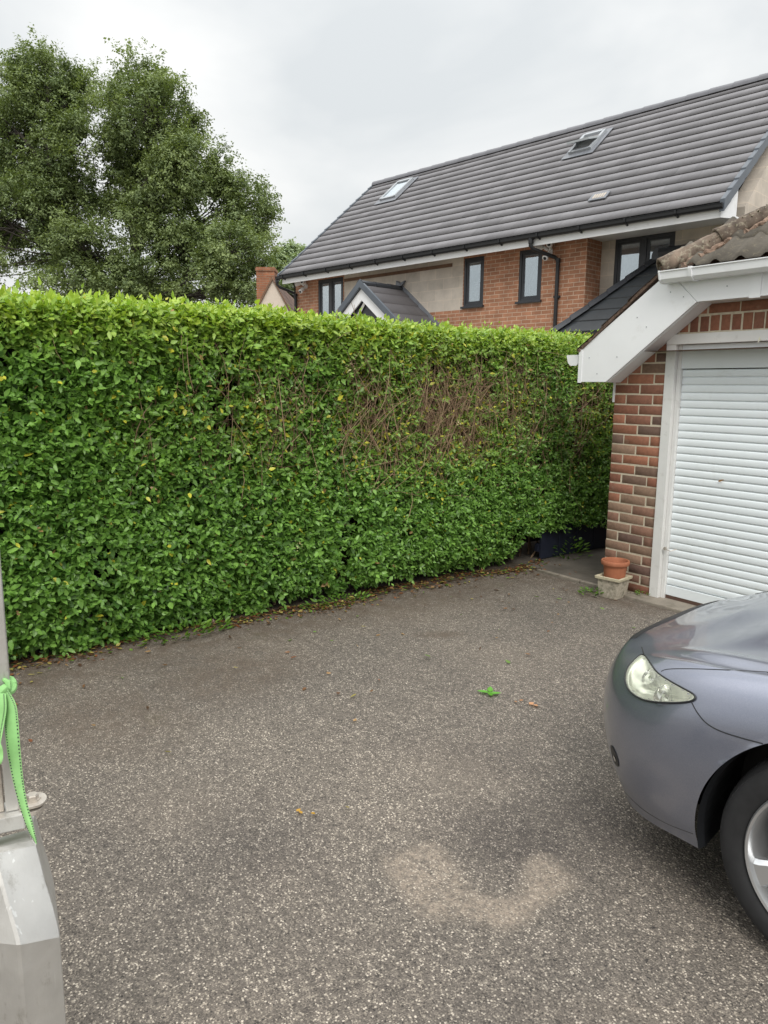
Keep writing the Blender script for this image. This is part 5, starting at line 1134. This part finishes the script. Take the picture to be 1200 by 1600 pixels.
# wheels
def wheel(ax, sg):
    w = bpy.data.objects.new('wheel', None); col.objects.link(w); w.parent = car; w.location = (ax, sg*.76, .315); w.rotation_euler = (0, 0, 0 if sg > 0 else math.pi); w.empty_display_size = .1
    m_ = MB(); prof = [(.232, -.09), (.25, -.105), (.285, -.108), (.303, -.098), (.312, -.08), (.315, -.05), (.3155, 0), (.315, .05), (.312, .078), (.304, .093), (.296, .099), (.285, .104), (.262, .106), (.247, .102), (.238, .095), (.232, .088)]
    m_.lathe(prof, (0, 0, 0), 'y', 96); m_.build('tyre', M['rubber'], w, smooth=True)
    m_ = MB()
    for k in range(84):
        a = 2*math.pi*k/84; ca, sa = math.cos(a), math.sin(a); ca2, sa2 = math.cos(a+.045), math.sin(a+.045)
        for y0_, y1_, r0_, r1_ in ((.055, .094, .3165, .3045), (.012, .048, .3175, .3168), (-.048, -.012, .3168, .3175), (-.094, -.055, .3045, .3165)):
            m_.add([(r0_*ca, y0_, r0_*sa), (r0_*ca2, y0_, r0_*sa2), (r1_*ca2, y1_, r1_*sa2), (r1_*ca, y1_, r1_*sa), (r0_*ca*.985, y0_, r0_*sa*.985), (r0_*ca2*.985, y0_, r0_*sa2*.985), (r1_*ca2*.985, y1_, r1_*sa2*.985), (r1_*ca*.985, y1_, r1_*sa*.985)], [(0, 1, 2, 3), (0, 3, 7, 4), (1, 5, 6, 2), (3, 2, 6, 7), (0, 4, 5, 1)])
    m_.build('tyre_tread', M['rubber'], w)
    m_ = MB(); m_.lathe([(.234, .090), (.237, .098), (.233, .104), (.226, .102), (.219, .088), (.212, .055), (.205, -.03), (.21, -.09), (.235, -.092)], (0, 0, 0), 'y', 96)
    m_.lathe([(0, .078), (.028, .078), (.034, .070), (.062, .066), (.066, .03), (.0, .03)], (0, 0, 0), 'y', 32)
    for k in range(5):
        a = R(192)+2*math.pi*k/5+math.pi*0
        c, s = math.cos(a), math.sin(a); t_ = (-s, c)
        def q(r_, w_, y_): return (r_*c+w_*t_[0], y_, r_*s+w_*t_[1])
        sec = [(.05, .040, .066), (.10, .031, .070), (.16, .030, .080), (.205, .037, .088), (.224, .045, .090)]
        vs = []
        for r_, hw_, y_ in sec: vs += [q(r_, -hw_, y_-.012), q(r_, -hw_*.72, y_), q(r_, hw_*.72, y_), q(r_, hw_, y_-.012), q(r_, hw_*.8, y_-.045), q(r_, -hw_*.8, y_-.045)]
        m_.add(vs, [(i*6+j, i*6+(j+1) % 6, (i+1)*6+(j+1) % 6, (i+1)*6+j) for i in range(4) for j in range(6)]+[(0, 1, 2, 3, 4, 5), (29, 28, 27, 26, 25, 24)])
    m_.build('rim', M['rim'], w, smooth=True)
    m_ = MB(); m_.lathe([(0, -.0), (.15, -.0), (.15, -.02), (0, -.02)], (0, 0, 0), 'y', 40); m_.build('brake_disc', M['steel_dirty'], w)
    m_ = MB(); m_.lathe([(0, -.07), (.205, -.07)], (0, 0, 0), 'y', 40); m_.build('wheel_inner', M['black'], w)
    return w
for ax, _ in axles:
    for sg in (1, -1): wheel(ax, sg)

# ------------------------------------------------------------------ trailer corner at the left
D0 = 1.20
def at(x, y, d=D0): return CAM+ray(x, y)*d
TYAW = YAW+R(25.5); TX = np.array([math.cos(TYAW), math.sin(TYAW), 0]); TY = np.array([-math.sin(TYAW), math.cos(TYAW), 0])
tb = at(94, 1480); tr = empty('trailer', 'bare aluminium trailer corner with upright post at the left edge', 'trailer', (tb[0], tb[1], 0), TYAW)
def loc_t(p): d = np.asarray(p, float)-np.array([tb[0], tb[1], 0]); return np.array([d@TX, d@TY, d[2]])
# corner leg, bent section: outer corner edge C, right edge B, at several heights
Cp = [(-16, 1327), (-11, 1335), (0, 1368), (14, 1418), (27, 1462), (30, 1477)]; Bp = [(50, 1313), (57, 1321), (70, 1372), (84, 1418), (91.5, 1448), (94, 1464)]
dC = [1.20, 1.185, 1.175, 1.165, 1.158, 1.155]; dB = [1.245, 1.23, 1.22, 1.212, 1.206, 1.203]
Cc = [loc_t(at(*p, d)) for p, d in zip(Cp, dC)]; Bb = [loc_t(at(*p, d)) for p, d in zip(Bp, dB)]
Cc.append(np.array([Cc[-1][0], Cc[-1][1], .18])); Bb.append(np.array([Bb[-1][0], Bb[-1][1], .18]))
rows_ = []
for c_, b_ in zip(Cc, Bb):
    r_ = [c_+np.array([-.16, .10, 0]), c_+np.array([-.004, .0025, 0]), c_+np.array([.002, .0003, 0])]
    r_ += [c_+(b_-c_)*t_ for t_ in (.12, .5, .88)]+[b_+np.array([-.0012, 0, 0]), b_+np.array([0, .004, 0]), b_+np.array([-.004, .13, 0])]; rows_.append(r_)
m_ = MB(); n9 = len(rows_[0]); m_.add([p for r_ in rows_ for p in r_], [(i*n9+j, (i+1)*n9+j, (i+1)*n9+j+1, i*n9+j+1) for i in range(len(rows_)-1) for j in range(n9-1)])
t0 = rows_[0]; zt_ = Cc[0][2]; tp = [loc_t(at(x, y, d)) for x, y, d in ((-60, 1325, 1.30), (42, 1297, 1.33))]
m_.add([t0[0], t0[2], t0[4], t0[6], t0[8]]+[tp[1], tp[0]], [(0, 1, 2, 3, 5, 6), (3, 4, 5)]); o = m_.build('corner_leg', M['alu'], tr, smooth=True); o.data.set_sharp_from_angle(angle=R(9))
zr1 = loc_t(at(42, 1297, 1.262))[2]; pr_ = loc_t(at(38, 1272, 1.262)); m_ = MB(); m_.box(-1.9, pr_[0], pr_[1], pr_[1]+.055, zr1, pr_[2]); m_.build('top_rail', M['alu'], tr, bevel=.002)
pb = loc_t(at(31, 1268, 1.275)); m_ = MB(); m_.box(pb[0]-.021, pb[0], pb[1], pb[1]+.03, pr_[2]+.0005, 2.0); m_.build('upright_post', M['alu'], tr, bevel=.002)
m_ = MB(); m_.box(-.24, pb[0]-.0235, pb[1]+.004, pb[1]+.02, pr_[2]+.0005, pr_[2]+.10); m_.build('gusset_plate', M['steel_dirty'], tr, bevel=.002)
m_ = MB(); m_.box(-1.88, -.165, .115, .135, .42, zr1-.002); m_.build('side_panel', M['alu'], tr, bevel=.003)
m_ = MB(); m_.box(-1.88, -.42, .136, 1.15, .42, .47); m_.build('deck', M['steel_dirty'], tr, bevel=.003)
m_ = MB(); m_.box(-1.88, -.42, 1.15, 1.17, .42, zr1); m_.build('side_panel', M['alu'], tr, bevel=.003)
m_ = MB(); m_.box(-1.88+.0, -1.88+.021, pb[1], pb[1]+.03, pr_[2]+.0005, 2.0); m_.build('upright_post', M['alu'], tr, bevel=.002)
m_ = MB(); m_.box(-1.88, pb[0], pb[1]+.001, pb[1]+.029, 2.0005, 2.03); m_.build('head_rail', M['alu'], tr, bevel=.002)
for yy in (.18, 1.03):
    w_ = MB(); w_.lathe([(.17, -.07), (.24, -.075), (.262, -.05), (.265, 0), (.262, .05), (.24, .075), (.17, .07)], (-.95, yy, .265), 'y', 40, close=True); w2 = w_.build('wheel', M['rubber'], tr, smooth=True)
    w_ = MB(); w_.lathe([(.172, -.06), (.16, -.02), (.05, -.015), (.0, -.03)], (-.95, yy, .265), 'y', 32); w_.build('rim', M['rim'], w2, smooth=True)

pbk = loc_t(at(57, 1252, 1.30)); z_ = pbk[2]; m_ = MB()
outl = [(pb[0]-.0, pbk[1]-.024)]+[(pbk[0]-.002+.019*math.cos(a), pbk[1]+.024*math.sin(a)) for a in np.linspace(-math.pi/2, math.pi/2, 14)]+[(pb[0]-.0, pbk[1]+.024)]
m_.prism([(a, b, z_) for a, b in outl], (0, 0, .005)); o = m_.build('bracket', M['steel_dirty'], tr, bevel=.001)
m_ = MB(); m_.prism([(a-.004, b, z_-.013) for a, b in outl], (0, 0, .008)); m_.build('bracket', M['steel_dirty'], tr, bevel=.001)
m_ = MB(); m_.lathe([(0, .0145), (.009, .0145), (.0105, .0125), (.0105, .006), (.014, .006), (.014, .004)], (pbk[0]-.006, pbk[1], z_+.001), 'z', 6); m_.build('bolt', M['steel_dirty'], o)
# green webbing strap tied round the post
st = empty('tie_strap', 'bright green webbing strap with black stitching knotted round the trailer post', 'strap', (tb[0], tb[1], 0), TYAW)
def ribbon(Lp, Rp, d0, d1, name, stitches=True, bulge=.006):
    Lp, Rp = np.array(Lp, float), np.array(Rp, float)
    def smp(P, t): t = t*(len(P)-1.0001); i = int(t); w = cr_w(t-i); return sum(w[j]*P[min(max(i-1+j, 0), len(P)-1)] for j in range(4))
    rows = []; nT = 40
    for k in range(nT):
        t = k/(nT-1); a, b = smp(Lp, t), smp(Rp, t); d = d0+(d1-d0)*t; A, B = loc_t(at(*a, d)), loc_t(at(*b, d-.004)); r2 = []
        for s_ in np.linspace(0, 1, 7): p = A*(1-s_)+B*s_; p[1] -= bulge*math.sin(math.pi*s_)*(.6+.4*math.sin(t*9)); r2.append(p)
        rows.append(r2)
    A = np.array(rows); m_ = MB(); f = [(i*7+j, (i+1)*7+j, (i+1)*7+j+1, i*7+j+1) for i in range(nT-1) for j in range(6)]; m_.add(A.reshape(-1, 3), f); bb = A.copy(); bb[:, :, 1] += .0016; m_.add(bb.reshape(-1, 3), [q[::-1] for q in f])
    o = m_.build(name, M['strap'], st, smooth=False); o.data.polygons.foreach_set('use_smooth', [True]*len(o.data.polygons))
    if stitches:
        m_ = MB()
        for s_ in (.10, .90):
            ln = 3*nT
            for k in range(ln):
                if k % 2: continue
                def pt_(t): t = min(t, nT-1.001); i = int(t); q_ = A[i]*(1-(t-i))+A[min(i+1, nT-1)]*(t-i); j = s_*6; jj = int(j); return q_[jj]*(1-(j-jj))+q_[min(jj+1, 6)]*(j-jj)
                a, b = pt_(k/3*(nT-1)/nT), pt_((k+.9)/3*(nT-1)/nT); e_ = .0009*np.array([1, 0, 0]); y_ = np.array([0, -.0010, 0]); m_.add([a-e_+y_, a+e_+y_, b+e_+y_, b-e_+y_], [(0, 1, 2, 3)])
        m_.build('stitching', M['black'], o)
ribbon([(8, 1085), (7, 1115), (8, 1145), (12, 1180), (20, 1220), (31, 1262), (44, 1298), (55, 1316)], [(12, 1078), (24, 1098), (28, 1120), (32, 1172), (36, 1215), (42, 1252), (52, 1290), (58, 1317)], 1.21, 1.17, 'strap_tail')
ribbon([(-22, 1080), (-26, 1110), (-30, 1150), (-34, 1190)], [(9, 1084), (10, 1110), (3, 1150), (-4, 1195)], 1.20, 1.18, 'strap_tail')
ribbon([(-24, 1160), (-20, 1172), (-16, 1184), (-10, 1192)], [(0, 1160), (4, 1170), (5, 1183), (2, 1194)], 1.16, 1.16, 'strap_end', False)
kc = loc_t(at(0, 1076, 1.235)); m_ = MB()
m_.tube([kc+np.array([.018*math.cos(a)+.002, .018*math.sin(a), .006*math.sin(2*a)+.003]) for a in np.linspace(0, 2*math.pi, 22)], .0065, 8, False)
m_.tube([kc+np.array([-.012, -.02, -.008]), kc+np.array([0, -.026, .0]), kc+np.array([.012, -.022, .010])], [.008, .011, .007], 8); m_.tube([kc+np.array([.012, -.016, .0]), kc+np.array([.013, -.012, .014]), kc+np.array([.006, -.01, .02])], [.006, .005, .003], 8)
m_.build('knot', M['strap'], st, smooth=True)
print('scene built; polys', sum(len(o.data.polygons) for o in bpy.data.objects if o.type == 'MESH'))
